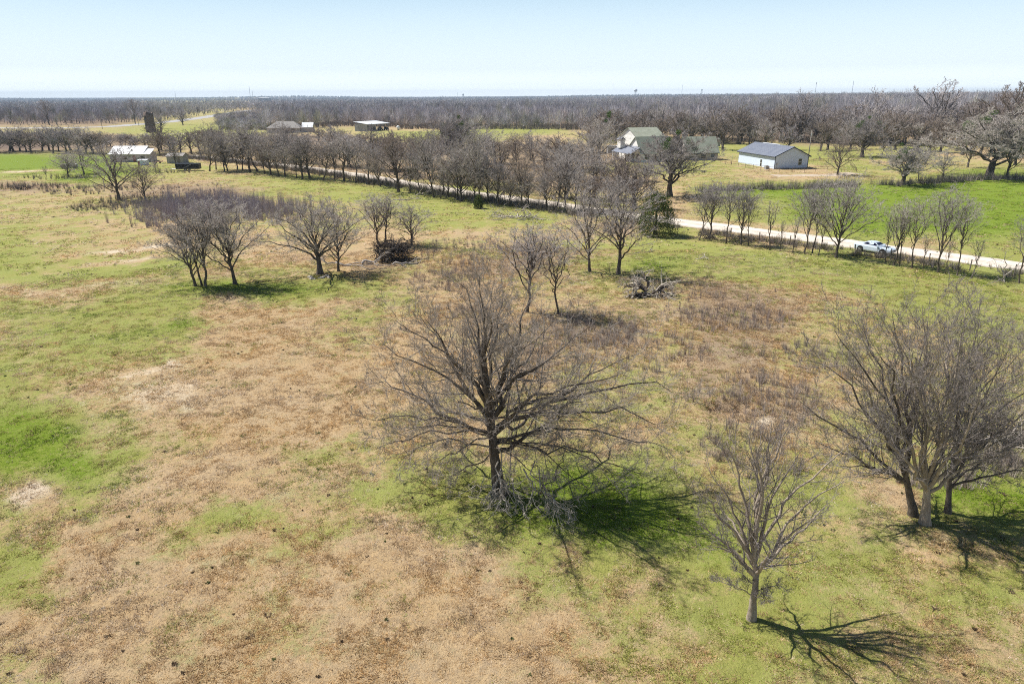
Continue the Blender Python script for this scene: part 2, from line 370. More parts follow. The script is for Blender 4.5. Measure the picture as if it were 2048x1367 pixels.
def make_tree(seed, H, W, th, r0, nl, counts, rmin=.006, lean=(0, 0), limbs=None, el=(15, 80), excurrent=.55, sides=7, ups=(.5, .35, .25, .1), lrs=(.42, .5, .5, .5), low=.9, bushy=1.0, rlimb=None, wob=.18):
    """returns trunk mesh (trunk and limbs) and crown mesh (branches and twigs)"""
    rng = np.random.RandomState(seed)
    KT = 10; topz = th + (H - th) * excurrent
    top = np.array([lean[0], lean[1], topz])
    tr = curve(np.zeros(3), np.array([lean[0] * .3, lean[1] * .3, topz * .5]), top, KT, rng, .07); tr[0] = (0, 0, -.25)
    s = np.linspace(0, 1, KT + 1); rt = r0 * (1 - s) ** .8 * .95 + rmin * 2
    rt[0] = r0 * 1.5; rt[1] = np.interp(.07, s, rt) if False else r0
    if limbs is None:
        limbs = []
        for k in range(nl):
            a = k * 2.4 + rng.uniform(-.35, .35) + seed; e = R_(el[0] + (el[1] - el[0]) * ((k + .5) / nl) ** low)
            t = np.clip(.92 * th + (topz - th) * (k / nl) * .9, 0, topz) / topz
            c = np.array([0, 0, th + (H - th) * .42]); dr = np.array([math.cos(a) * math.cos(e), math.sin(a) * math.cos(e), math.sin(e)])
            ax = np.array([W / 2, W / 2, (H - c[2]) if dr[2] > 0 else (c[2] - .8)])
            end = c + dr * ax * rng.uniform(.82, 1.05)
            limbs.append((t, end))
        limbs.append((.97, np.array([lean[0] * 1.3, lean[1] * 1.3, H])))
    LP = []; LR = []
    for lb in limbs:
        t, end = lb[:2]; fr_ = lb[2] if len(lb) > 2 else 1.0
        i = min(int(t * KT), KT - 1); f = t * KT - i; st = tr[i] * (1 - f) + tr[i + 1] * f; rb = rt[i] * (1 - f) + rt[i + 1] * f
        end = np.array(end, float); v = end - st; L = np.linalg.norm(v)
        if v[2] > .3 * L: mid = st + np.array([v[0] * .3, v[1] * .3, v[2] * .55])
        else: mid = st + v * .5 + np.array([0, 0, .16 * L])
        LP.append(curve(st, mid, end, 10, rng, wob))
        rr = (rlimb or min(.5 * rb + .008, r0 * .4)) * min(1, .55 + L / (H * .9)); ss = np.linspace(0, 1, 11); LR.append(fr_ * rr * (1 - ss) ** (.75 if fr_ <= 1 else 1.15) + rmin * 1.5)
    LP = np.stack(LP); LR = np.stack(LR)
    T = [tube(tr[None], rt[None], sides + 2), tube(LP, LR, sides)]
    Cn = []; P, Rr = LP, LR
    for lv, n in enumerate(counts):
        last = lv == len(counts) - 1
        K = (6, 4, 3, 2, 2)[lv] if not last else 2
        P2, R2 = spawn(rng, P, Rr, n, .18 if lv == 0 else .12, .98, (42, 40, 38, 38, 38)[lv], lrs[min(lv, 3)] * bushy, K, (.10, .12, .14, .12, .12)[lv], ups[min(lv, 3)], .46, rmin * (1.9, 1.5, 1.2, 1, .8)[lv + max(0, 4 - len(counts))], lmin=.12)
        Cn.append(tube(P2, R2, 4 if lv == 0 else 3)); P, Rr = P2, R2
    return join(T), join(Cn)
def add_tree(name, label, loc, tm, cm, group=None, rz=0, bark='bark', twig='twig', sc=(1, 1, 1), cat='tree'):
    t = thing(name, label, cat, loc, rz, group); t.scale = sc
    a = mesh('trunk', tm[0], [tm[1]], M[bark], t, smooth=True); b = mesh('crown', cm[0], [cm[1]], M[twig], t, smooth=True)
    return t
def dup_tree(src, label, loc, rz, sc, group=None, twig=None):
    t = src.copy(); COL.objects.link(t); t.location = [float(v) for v in loc]; t.rotation_euler = (0, 0, rz); t.scale = sc
    t['label'] = label
    if group: t['group'] = group
    elif 'group' in t: del t['group']
    for ch in src.children:
        c = ch.copy(); COL.objects.link(c); c.parent = t
        if twig and c.name.startswith('crown'):
            c.material_slots[0].link = 'OBJECT'; c.material_slots[0].material = M[twig]
    return t
def blades(rng, pos, hgt, spread, width, nb, col, cvar=.25, zlift=0, curl=0):
    """tufts: nb thin triangles each"""
    N = len(pos); P = np.repeat(pos, nb, 0); Hh = np.repeat(np.broadcast_to(hgt, N), nb); Sp = np.repeat(np.broadcast_to(spread, N), nb); Wd = np.repeat(np.broadcast_to(width, N), nb)
    n = N * nb; a = rng.rand(n) * 6.28; q = rng.rand(n) ** .5
    base = P + np.stack([np.cos(a) * q * Sp * .35, np.sin(a) * q * Sp * .35, np.zeros(n) + zlift], 1)
    tip = P + np.stack([np.cos(a) * q * Sp, np.sin(a) * q * Sp, Hh * rng.uniform(.5, 1.1, n)], 1)
    b = rng.rand(n) * 6.28; w = np.stack([np.cos(b), np.sin(b), np.zeros(n)], 1) * (Wd * rng.uniform(.6, 1.4, n))[:, None] / 2
    V = np.stack([base - w, base + w, tip], 1).reshape(-1, 3); F = np.arange(3 * n).reshape(-1, 3)
    c = np.repeat(np.repeat(col, nb, 0) * rng.uniform(1 - cvar, 1 + cvar, (n, 1)), 3, 0)
    return V, F, c

# ------------------------------------------------------------------ ground: one sheet to the horizon
an = np.concatenate([np.linspace(-48, 48, 420), np.linspace(48, 312, 90)[1:-1]]) * math.pi / 180
rr_ = [0.5]
while rr_[-1] < 45000: rr_.append(rr_[-1] + max(.22, rr_[-1] * .0095))
rr_ = np.array(rr_)
RG, AG = np.meshgrid(rr_, an, indexing='ij')
gx = RG * np.sin(AG); gy = RG * np.cos(AG)
gz = h(gx, gy); na = len(an); nr = len(rr_)
V = np.stack([gx, gy, gz], -1).reshape(-1, 3)
i, j = np.meshgrid(np.arange(nr - 1), np.arange(na), indexing='ij'); i = i.ravel(); j = j.ravel()
Q = np.stack([i * na + j, i * na + (j + 1) % na, (i + 1) * na + (j + 1) % na, (i + 1) * na + j], 1)[:, ::-1]
zz = zones(gx.ravel(), gy.ravel())
V = np.vstack([V, [[0, 0, float(h(0, 0))]]]); zz = np.vstack([zz, zz[:1]])
jj = np.arange(na); tri = np.stack([np.full(na, len(V) - 1), (jj + 1) % na, jj], 1)
tag(mesh('ground', V, [Q, tri], M['ground'], smooth=True, zone=zz), kind='structure')

# ------------------------------------------------------------------ roads
def strip(name, pts, width, material, lift, z_extra=None):
    pts = np.array(pts); s = [0]
    for k in range(1, len(pts)): s.append(s[-1] + np.linalg.norm(pts[k] - pts[k - 1]))
    s = np.array(s); n = int(s[-1] / 3) + 2; t = np.linspace(0, s[-1], n)
    x = np.interp(t, s, pts[:, 0]); y = np.interp(t, s, pts[:, 1])
    k = np.ones(7) / 7; x = np.convolve(np.pad(x, 3, 'edge'), k, 'valid'); y = np.convolve(np.pad(y, 3, 'edge'), k, 'valid')
    d = np.stack([np.gradient(x), np.gradient(y)], 1); d /= np.linalg.norm(d, axis=1)[:, None]; nn = np.stack([-d[:, 1], d[:, 0]], 1)
    V = []; m_ = 7
    wl = width / 2 * (1 + (fbm(t / 4, t * 0, 41, 3) - .5) * .7); wr = width / 2 * (1 + (fbm(t / 4, t * 0 + 9, 43, 3) - .5) * .7)
    for q in np.linspace(-1, 1, m_):
        w = np.where(q > 0, wl, wr) * q; X = x + nn[:, 0] * w; Y = y + nn[:, 1] * w
        ez = 0 if z_extra is None else z_extra(X, Y)
        V.append(np.stack([X, Y, h(X, Y) + lift - (.035 if abs(q) == 1 else 0) + ez], 1))
    V = np.stack(V, 1).reshape(-1, 3); i, j = np.meshgrid(np.arange(n - 1), np.arange(m_ - 1), indexing='ij'); i = i.ravel(); j = j.ravel()
    F = np.stack([i * m_ + j, (i + 1) * m_ + j, (i + 1) * m_ + j + 1, i * m_ + j + 1], 1)[:, ::-1]
    qq = np.tile(np.linspace(-1, 1, m_), n); wear = fbm(V[:, 0] / 3, V[:, 1] / 3, 45, 3)
    k_ = np.where(np.abs(np.abs(qq) - .5) < .25, 1.06, .86) + (wear - .5) * .22 - .12 * (np.abs(qq) > .9)
    tag(mesh(name, V, [F], material, smooth=True, tint=np.stack([k_, k_ * .985, k_ * .96], 1)), kind='structure')
    return np.stack([x, y], 1)
M['gravel'] = mat('caliche_gravel', (.6, .5, .4), .95, 0, .1)
_n = nz(M['gravel'], .5, 6, .7); _n2 = nz(M['gravel'], 4, 5, .7)
_at = M['gravel'].node_tree.nodes.new('ShaderNodeAttribute'); _at.attribute_name = 'tint'
setcol(M['gravel'], mix(M['gravel'], 1.0, mix(M['gravel'], ramp(M['gravel'], _n, .35, .65), (.60, .53, .46), (.74, .68, .61)), _at.outputs['Color'], 'MULTIPLY')); bump(M['gravel'], _n2, .6, .05)
M['asphalt'] = noisy('grey_asphalt', (.34, .33, .33), (.42, .41, .40), .3)
M['dirt'] = noisy('pale_dirt', (.42, .34, .26), (.55, .47, .38), .8)
road_px = [(2230, 557), (2048, 533), (1900, 514), (1790, 499), (1690, 484), (1600, 474), (1450, 455), (1340, 442), (1240, 427), (1150, 413), (1060, 402), (980, 392), (900, 380), (820, 367), (740, 353), (660, 342), (600, 334), (520, 325), (440, 317), (400, 313), (340, 308)]
RD = strip('dirt_road', [G(*p)[:2] for p in road_px], 5.6, M['gravel'], .05)
HW = strip('paved_road', [G(*p)[:2] for p in [(-200, 257), (0, 256.3), (130, 256), (220, 253.5), (300, 247), (340, 243.5), (400, 236), (430, 231), (465, 225.5), (505, 220)]], 16, M['asphalt'], .08, z_extra=None)
strip('gravel_drive', [G(*p)[:2] for p in [(1530, 352), (1570, 350), (1660, 352), (1720, 345)]], 5, M['dirt'], .04)
strip('farm_track', [G(*p)[:2] for p in [(270, 268.5), (330, 268), (420, 267.5)]], 4, M['dirt'], .05)
strip('yard_path', [G(*p)[:2] for p in [(308, 308), (370, 313), (420, 322), (440, 318)]], 3.5, M['dirt'], .04)

# ------------------------------------------------------------------ grass, weeds
def zcol(rng, x, y):
    z = zones(x, y); g, p, b, f = z.T; n = len(x)
    pn = fbm(x / 2.2, y / 2.2, 51, 4) - .5; k = rng.rand(n)
    isg = (g + pn * 1.1 + (k - .5) * .5) > .5
    gb = S(.7, 1.0, g + pn * .5)[:, None]
    c = np.where(isg[:, None], np.array(GRN) * (1 - gb) + np.array(GRNB) * gb, np.array(STRAW))
    c = np.where(((rng.rand(n) < b * .45))[:, None], np.array(BROWN) * 1.25, c)
    c = np.where((rng.rand(n) < p * .6)[:, None], np.array(PALE), c)
    c = np.where((rng.rand(n) < .16)[:, None], np.array(STRAW2), c)
    hu = S(.3, .7, fbm(x / 5.5, y / 4, 57, 3))[:, None]; c = c * (np.array([1.0, .96, .87]) * hu + np.array([.96, .99, 1.08]) * (1 - hu))
    c = c * (.70 + .55 * fbm(x / .7, y / .45, 59, 2))[:, None]
    return c, z
def scatter(rng, n, r0, r1, amax=46):
    r = rng.uniform(r0, r1, n); a = np.radians(rng.uniform(-amax, amax, n)); return r * np.sin(a), r * np.cos(a), r
rng = np.random.RandomState(1)
x, y, r = scatter(rng, 300000, 17, 95)
c, z = zcol(rng, x, y); clump = fbm(x / .9, y / .9, 61, 3)
keep = rng.rand(len(x)) < .35 + .65 * S(.36, .6, clump); x, y, r, c, z, clump = [q[keep] for q in (x, y, r, c, z, clump)]
hh = (.035 + .16 * np.maximum(clump - .42, 0) + .05 * z[:, 2]) * (1 + r / 130) * np.where(z[:, 0] > .6, .75, 1.1)
V, F, T = blades(rng, np.stack([x, y, h(x, y) - .01], 1), hh, .16 + r * .002, .018 + r * .0005, 7, c * 1.2, .27)
tag(mesh('grass_tufts', V, [F], M['grass'], tint=T), 'short matted grass, straw brown and green in patches, over the whole pasture', 'grass', kind='stuff')
x, y, r = scatter(rng, 110000, 90, 260)
c, z = zcol(rng, x, y); clump = fbm(x / 2.2, y / 2.2, 63, 3)
keep = (clump > .47) & (z[:, 3] < .5) & (np.min([np.hypot(x - q[0], y - q[1]) for q in RD[::2]], 0) > 3.6); x, y, r, c, z, clump = [q[keep] for q in (x, y, r, c, z, clump)]
V, F, T = blades(rng, np.stack([x, y, h(x, y) - .01], 1), .10 + .5 * (clump - .45) * (1 - .6 * z[:, 0]), .45 + r * .001, .10 + r * .0004, 5, c * 1.25, .35)
tag(mesh('distant_grass', V, [F], M['grass'], tint=T), 'clumpy grass over the farther pasture and the bright fields', 'grass', kind='stuff')
# tall dead weeds where the field is rough
x, y, r = scatter(rng, 42000, 22, 190)
z = zones(x, y); cl = fbm(x / 3.5, y / 3.5, 71, 3)
k = (rng.rand(len(x)) < S(.35, .9, z[:, 2]) * S(.42, .6, cl)) & (z[:, 3] < .5)
k &= np.min([np.hypot(x - q[0], y - q[1]) for q in RD[::2]], 0) > 4
x, y, r = x[k], y[k], r[k]; n = len(x)
c = np.where((rng.rand(n) < .5)[:, None], np.array((.38, .31, .26)), np.array((.46, .38, .30))) * rng.uniform(.8, 1.2, (n, 1))
V, F, T = blades(rng, np.stack([x, y, h(x, y)], 1), rng.uniform(.35, .9, n), rng.uniform(.15, .45, n), .014 + r * .0003, 16, c, .3)
tag(mesh('dead_weeds', V, [F], M['grass'], tint=T), 'waist-high leafless grey-brown weeds in the rough patches of the pasture', 'weeds', kind='stuff')
# dark clods and low weed rosettes
x, y, r = scatter(rng, 1000, 18, 150)
z = zones(x, y); k = (z[:, 3] < .4) & (rng.rand(len(x)) < .15 + .85 * S(.42, .62, fbm(x / 9, y / 9, 81, 3))); x, y, r = x[k], y[k], r[k]; n = len(x)
c = np.where((rng.rand(n) < .75)[:, None], np.array((.15, .11, .075)), np.array((.13, .16, .06)))
V, F, T = blades(rng, np.stack([x, y, h(x, y)], 1), rng.uniform(.03, .10, n) * (1 + r / 150), rng.uniform(.05, .16, n) * rng.choice([1, 1, 2], n) * (1 + r / 250), .05 + r * .0004, 22, c, .35)
tag(mesh('low_weeds', V, [F], M['grass'], tint=T), 'small dark clods and low weed rosettes dotted over the pasture', 'weeds', kind='stuff')

# ------------------------------------------------------------------ near trees, each grown to its own shape
def hero(name, label, base_px, limbs_px, th, r0, counts, top_px, seed, lean_px=None, rmin=.0055, bark='bark', twig='twig_near', ts=1.0, ups=(.5, .35, .25, .1), rl=None, bushy=1.0, lrs=(.42, .5, .5, .5), exc=None, group=None, wob=.18):
    b = G(*base_px); H = AT(top_px[0], top_px[1], b[1])[2] - b[2]
    lp = AT(top_px[0], top_px[1], b[1]) - b
    L = []
    n = len(limbs_px)
    for k, q in enumerate(limbs_px):
        px, py, dy = q[:3]; e = AT(px, py, b[1] + dy) - b; e[2] = max(e[2], .5)
        e[:2] *= 1.05; L.append((q[3] * ts if len(q) > 3 else .35 + .6 * k / n, e, q[4] if len(q) > 4 else 1.0))
    tm, cm = make_tree(seed, H, 8, th, r0, n, counts, rmin, lean=(lp[0], 0), limbs=L, excurrent=exc or .5, sides=9, ups=ups, rlimb=rl, bushy=bushy, lrs=lrs, wob=wob)
    return add_tree(name, label, b, tm, cm, bark=bark, twig=twig, group=group)
BIG = G(1005, 985)
hero('spreading_tree', 'largest bare spreading tree in the middle of the pasture, dead branches round its foot', (1003, 985),
     [(1150, 820, .5, .30, 1.1), (760, 900, .8, .42, .45), (1330, 900, -1.2, .36, .5), (1240, 955, -2.6, .40, .35), (742, 835, -1, .42, .5), (1290, 960, .8, .38, .4), (870, 930, -3, .42, .35),
      (1335, 790, 1.5, .42, .9), (1275, 705, 2.5, .45, 1.2), (1130, 830, -4.6, .5, .5), (1245, 740, -2, .46, .9), (765, 685, 1.5, .48, 1.1), (750, 770, 3, .44, .8), (920, 800, -4.6, .5, .5),
      (1200, 645, 3, .55, 1.2), (835, 620, 3.5, .52, 1.2), (860, 640, -1, .55, 1), (1110, 635, 5.5, .55, 1.2), (1060, 600, 1.5, .45, 1.7), (915, 560, .8, .6, 1.4), (1030, 680, -3.5, .6, .8), (985, 580, 4.5, .7, 1.2), (1180, 800, 6.5, .46, .9), (860, 790, 6, .46, .8),
      (960, 548, -.6, .5, 1.8), (1000, 630, -2, .7, 1), (1140, 690, -1, .5, 1.4), (1010, 570, 2.5, .7, 1.2), (800, 640, .5, .6, .9),
      (895, 965, -1.2, .30, .3), (1085, 965, -3.2, .33, .3), (1180, 985, -2.2, .38, .3), (1320, 845, .2, .46, .6), (815, 860, -2.4, .44, .4), (800, 935, 1.8, .34, .35), (1120, 900, 5.5, .4, .4)],
     2.5, .34, (11, 7, 6, 3), (955, 615), 11, ups=(.35, .3, .2, .05), exc=.75, wob=.24)
hero('small_tree', 'small slender bare tree with pale trunk at lower right of the pasture', (1503, 1238),
     [(1395, 1040, .6, .42), (1420, 1090, -1, .40), (1690, 955, .5, .46), (1640, 1030, -.8, .38), (1420, 935, 1, .5), (1455, 880, .2, .6), (1600, 900, .6, .55), (1400, 985, -.9, .5), (1545, 1090, -2.2, .45),
      (1500, 870, 1.2, .7), (1580, 850, 0, .65), (1545, 835, .8, .75), (1690, 890, 1.4, .55), (1520, 860, -1, .8), (1660, 1000, 1.6, .46), (1440, 1010, 2, .48), (1440, 1160, 0, .24, .3), (1565, 1165, -.5, .27, .3), (1535, 1195, -.8, .2, .22), (1465, 1130, .6, .3, .3)],
     3.0, .165, (7, 5, 4, 3), (1525, 960), 23, rl=.07, bark='bark_pale', rmin=.0045, exc=.62, ups=(.6, .4, .25, .1))
GR = 'three bare trees standing close at the right edge'
hero('vase_tree', 'dark-trunked bare tree, leftmost and rearmost trunk of three at the right edge', (1828, 1030),
     [(1610, 800, .6, .62), (1625, 720, 1.5, .66), (1680, 660, .5, .7), (1720, 640, 2, .72), (1640, 880, -.6, .55), (1760, 700, -1.5, .75), (1790, 625, 1.6, .8), (1850, 640, 2.5, .8), (1700, 800, 2.6, .66), (1690, 930, -1, .55), (1780, 850, 2.5, .7), (1830, 700, .5, .85)],
     2.3, .22, (10, 7, 5, 4), (1800, 800), 31, exc=.5, ups=(.7, .45, .3, .1), group=GR, ts=.68)
hero('forked_tree', 'pale-trunked bare tree forking low, nearest of three at the right edge', (1851, 1048),
     [(1700, 730, 0, .62), (1780, 640, -.8, .7), (1850, 610, .4, .76), (1930, 615, .6, .8), (1990, 650, 0, .76), (2060, 720, .3, .7), (2090, 820, -.8, .62), (1880, 700, -2.3, .8), (1960, 780, -2.5, .7), (1740, 850, -2, .6), (2020, 900, -1, .58), (1900, 640, 2.2, .8), (1990, 700, 2.5, .78), (1820, 760, 1.8, .72)],
     2.1, .24, (10, 7, 5, 4), (1868, 800), 37, bark='bark_pale', exc=.5, ups=(.7, .45, .3, .1), group=GR, ts=.68)
hero('lichen_tree', 'thin-trunked bare tree with orange lichen, rightmost of three at the right edge', (1896, 1025),
     [(2080, 760, .5, .55), (2120, 860, 0, .45), (2020, 690, .7, .65), (1960, 640, 1.4, .75), (2060, 680, 2, .7), (1900, 700, 2.4, .8), (2090, 930, -1, .4), (1990, 800, 3, .6), (2140, 780, 1.4, .6), (1930, 720, -.5, .85)],
     2.4, .15, (10, 7, 5, 4), (1925, 790), 41, exc=.55, ups=(.6, .4, .3, .1), group=GR, ts=.72)

# ------------------------------------------------------------------ shared tree kinds
KIND = {}
def kind(k):
    if k in KIND: return KIND[k]
    D = dict(
        oval=lambda: make_tree(101, 10, 8, 1.8, .135, 14, (7, 5, 4, 4), .0075, lean=(.2, .1), el=(0, 80), excurrent=.65),
        oval2=lambda: make_tree(102, 10, 8, 1.5, .13, 14, (7, 5, 4, 4), .0075, lean=(-.3, .2), el=(-5, 82), excurrent=.5),
        spread=lambda: make_tree(103, 8, 10, 1.5, .26, 14, (8, 5, 5, 4), .0075, lean=(.2, .3), el=(-8, 75), excurrent=.35, ups=(.35, .3, .2, .1)),
        slim=lambda: make_tree(104, 10, 5, 2.2, .08, 12, (6, 5, 4, 3), .006, lean=(.3, 0), el=(35, 80)),
        slim2=lambda: make_tree(105, 10, 5, 2.8, .075, 11, (6, 4, 4, 3), .006, lean=(-.6, .2), el=(20, 80), wob=.3),
        oak=lambda: make_tree(120, 9, 10, 1.7, .30, 15, (9, 7, 6, 4), .010, lean=(.3, .2), el=(-8, 78), excurrent=.4, ups=(.4, .3, .2, .1), wob=.3),
        thin=lambda: make_tree(106, 8, 3.2, 2.6, .07, 6, (5, 4, 3), .008, lean=(.5, .2), el=(30, 80), wob=.3),
        vase=lambda: make_tree(107, 10, 9, 1.6, .14, 16, (8, 5, 5, 4), .0075, lean=(0, .2), el=(8, 82), excurrent=.45, ups=(.6, .4, .3, .1)),
        far1=lambda: make_tree(111, 10, 9, 1.6, .22, 12, (7, 6, 5), .022, lean=(.4, 0), el=(-5, 80)),
        far2=lambda: make_tree(112, 10, 8, 1.8, .20, 12, (7, 6, 5), .022, lean=(-.5, .2), el=(-5, 80)),
        far3=lambda: make_tree(113, 9, 10, 1.5, .26, 10, (7, 6, 5), .024, lean=(.2, .3), el=(2, 72), excurrent=.35),
        far4=lambda: make_tree(114, 11, 7, 2.2, .18, 11, (7, 5, 5), .022, lean=(-.2, .2), el=(-5, 80)),
        far5=lambda: make_tree(115, 10, 8.5, 1.2, .20, 12, (6, 6, 5), .022, lean=(.1, .2), el=(-5, 80), excurrent=.25, ups=(.7, .5, .3, .1)))
    tm, cm = D[k]()
    HW = dict(oak=(9, 10), oval=(10, 8), oval2=(10, 8), spread=(8, 10), slim=(10, 5), slim2=(10, 5), thin=(8, 3.2), vase=(10, 9), far1=(10, 9), far2=(10, 8), far3=(9, 10), far4=(11, 7), far5=(10, 8.5))[k]
    KIND[k] = dict(tm=tm, cm=cm, HW=HW, root=None, top=np.percentile(cm[0][:, 2], 98.5), wid=2 * np.percentile(np.abs(cm[0][:, :2]), 94.5))
    return KIND[k]
rt = np.random.RandomState(77)
NAMES = dict(oak='oak_tree', oval='bare_tree', oval2='bare_tree', spread='spreading_tree', slim='slim_tree', slim2='slim_tree', thin='sapling', vase='vase_tree', far1='bare_tree', far2='bare_tree', far3='spreading_tree', far4='bare_tree', far5='vase_tree')
def plant(px, yb, yt, wpx, k, label, group=None, twig=None, xyz=None, H=None, W=None, rz=None, tilt=.03):
    b = G(px, yb) if xyz is None else xyz
    d = float((b - CAM) @ fwd)
    if H is None: H = max(1.5, AT(px, yt, b[1])[2] - b[2])
    if W is None: W = wpx / FPX * d
    K = kind(k); sc = (W / K['wid'], W / K['wid'], H / K['top'])
    rz = rt.rand() * 6.28 if rz is None else rz
    eu = (rt.randn() * tilt * .6, rt.randn() * tilt * .6, rz)
    if K['root'] is None:
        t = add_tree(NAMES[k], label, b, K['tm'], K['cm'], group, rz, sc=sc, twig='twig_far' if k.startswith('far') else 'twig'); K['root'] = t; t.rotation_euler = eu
        if twig:
            for c in t.children:
                if c.name.startswith('crown'): c.material_slots[0].link = 'OBJECT'; c.material_slots[0].material = M[twig]
        return t
    t = dup_tree(K['root'], label, b, rz, sc, group, twig); t.rotation_euler = eu; return t
def leaves(rng, n, c, rad, size, col, cvar=.35, power=.5):
    d = unit(rng.randn(n, 3)) * rng.rand(n, 1) ** power; P = np.array(c) + d * np.array(rad)
    a = unit(rng.randn(n, 3)); b = unit(np.cross(a, rng.randn(n, 3))); s = size * rng.uniform(.5, 1.4, (n, 1))
    V = np.stack([P - a * s * .5, P + b * s * .4, P + a * s * .7], 1).reshape(-1, 3)
    t = np.repeat(np.array(col) * rng.uniform(1 - cvar, 1 + cvar, (n, 1)), 3, 0)
    return V, np.arange(3 * n).reshape(-1, 3), t
def jt(parts):
    V = []; F = []; T = []; o = 0
    for v, f, t in parts: V.append(v); F.append(f + o); T.append(t); o += len(v)
    return np.concatenate(V), np.concatenate(F), np.concatenate(T)
def mistletoe(t, clumps, seed=3):
    """clumps in tree-local metres, one mesh per clump"""
    rg = np.random.RandomState(seed)
    for (x, y, z, r) in clumps:
        s = t.scale
        V, F, T = leaves(rg, int(260 * r * r) + 120, (x, y, z), (r, r, r * .9), .22, (.075, .13, .025))
        V = V / np.array(s); o = mesh('mistletoe', V, [F], M['cedar'], t, tint=T)
        o['label'] = 'dark green mistletoe clump'

ORD = 'first second third fourth fifth sixth seventh eighth ninth tenth eleventh twelfth thirteenth fourteenth fifteenth sixteenth seventeenth eighteenth'.split()
def stretch(xs, marks, fmt):
    """a label for each x: its place counted from the left within the stretch it stands in"""
    out = [None] * len(xs)
    for k, (lim, txt) in enumerate(marks):
        lo = marks[k - 1][0] if k else -9e9
        for n, i in enumerate(sorted([i for i in range(len(xs)) if lo <= xs[i] < lim], key=lambda i: xs[i])): out[i] = fmt % (ORD[min(n, 17)], txt)
    return out
# mid-distance trees that can be told apart
plant(1053, 624, 446, 120, 'slim', 'slim straight bare tree behind the largest tree, left of two')
plant(1117, 628, 452, 105, 'slim2', 'thin crooked bare tree behind the largest tree, right of two')
t = plant(1180, 543, 372, 130, 'oval2', 'bare tree with ivy-dark trunk, left of the tree by the evergreen cedar')
plant(1236, 548, 358, 150, 'oval', 'tall twin-leader bare tree standing in front of the evergreen cedar')
plant(391, 572, 428, 120, 'vase', 'left-leaning bare tree, leftmost of four round a strip of shadow'); KIND['vase']['root'].rotation_euler = (0, R_(-7), 0)
plant(404, 571, 440, 60, 'thin', 'thinnest stem between two of the four bare trees at left')
plant(410, 572, 402, 100, 'slim', 'tall narrow bare tree, third stem of the four at left')
plant(470, 568, 398, 150, 'vase', 'round-crowned bare tree, rightmost of the four at left', rz=1.9)
plant(640, 548, 398, 175, 'spread', 'thick-trunked spreading bare tree with stones at its foot', rz=1.0)
plant(677, 542, 408, 110, 'oval2', 'bare tree with ragged pale trunk beside the thick-trunked spreading one')
plant(757, 489, 392, 80, 'slim', 'left of twin bare trees rising behind the dark brush pile')
plant(770, 489, 385, 95, 'slim2', 'right of twin bare trees rising behind the dark brush pile')
plant(823, 490, 412, 90, 'oval', 'small bare tree to the right of the dark brush pile')
plant(240, 400, 282, 135, 'oval2', 'dark spreading bare tree in front of the white-roofed house', rz=2.2)
plant(293, 405, 330, 75, 'oval', 'small reddish-brown tree right of the dark spreading one', twig='twig_brown')
plant(168, 348, 290, 62, 'oval2', 'lone grey tree right of the round hay bales')
plant(137, 354, 305, 60, 'vase', 'low many-stemmed tree in front of the round hay bales')
plant(92, 360, 332, 16, 'thin', 'tiny sapling left of the round hay bales')
t = plant(1338, 393, 262, 140, 'oak', 'big dark oak with mistletoe in front of the white farmhouse', rz=.4)
mistletoe(t, [(-1.5, -1, 11.5, .9), (-3, -2, 10.5, 1.1), (4.2, 0, 11, .9), (5.2, -1, 9.5, .7), (0, -2, 13, .6)])
plant(1675, 350, 274, 84, 'oval2', 'round-crowned tree with clinging brown leaves right of the metal barn', twig='twig_brown')
plant(1723, 314, 233, 92, 'oak', 'wide dark oak beyond the brown-leaved tree')
plant(1762, 311, 283, 22, 'thin', 'short bent sapling right of the wide dark oak')
plant(1804, 370, 288, 112, 'oak', 'crooked old tree leaning right at the near edge of the far green field', rz=4)
plant(1838, 365, 300, 55, 'slim2', 'ivy-covered narrow tree right of the crooked old tree')
plant(1883, 363, 303, 58, 'oval', 'small grey tree halfway along the brushy field edge')
plant(1975, 357, 222, 200, 'oak', 'huge many-limbed oak at the right end of the brushy field edge', rz=5.2)
plant(2012, 358, 246, 90, 'vase', 'dense dark tree close behind the huge many-limbed oak')
plant(2030, 330, 235, 100, 'oval', 'tall tree at the right border behind the huge oak')
plant(1672, 515, 352, 118, 'vase', 'full-crowned roadside tree left of the white car', rz=3)
plant(1608, 505, 372, 62, 'slim', 'slender roadside tree, second to the left of the full-crowned one')
plant(1624, 506, 358, 58, 'slim2', 'tall dark roadside tree just left of the full-crowned one')
plant(1636, 511, 430, 30, 'thin', 'thin sapling between the roadside trees left of the white car')
plant(1497, 491, 385, 40, 'slim2', 'snapped dark trunk with one side branch by the dirt road')
plant(1482, 489, 372, 60, 'slim', 'grey roadside tree left of the snapped trunk')
plant(1452, 487, 366, 62, 'slim2', 'vine-wrapped roadside tree, third to the left of the snapped trunk')
plant(1417, 477, 362, 70, 'slim', 'forked roadside tree standing over a tangle of dead wood')
plant(1399, 480, 375, 52, 'slim2', 'bent roadside tree first to the right of the evergreen cedar')
plant(1540, 500, 400, 40, 'thin', 'spindly sapling by the road between the snapped trunk and the slender tree')
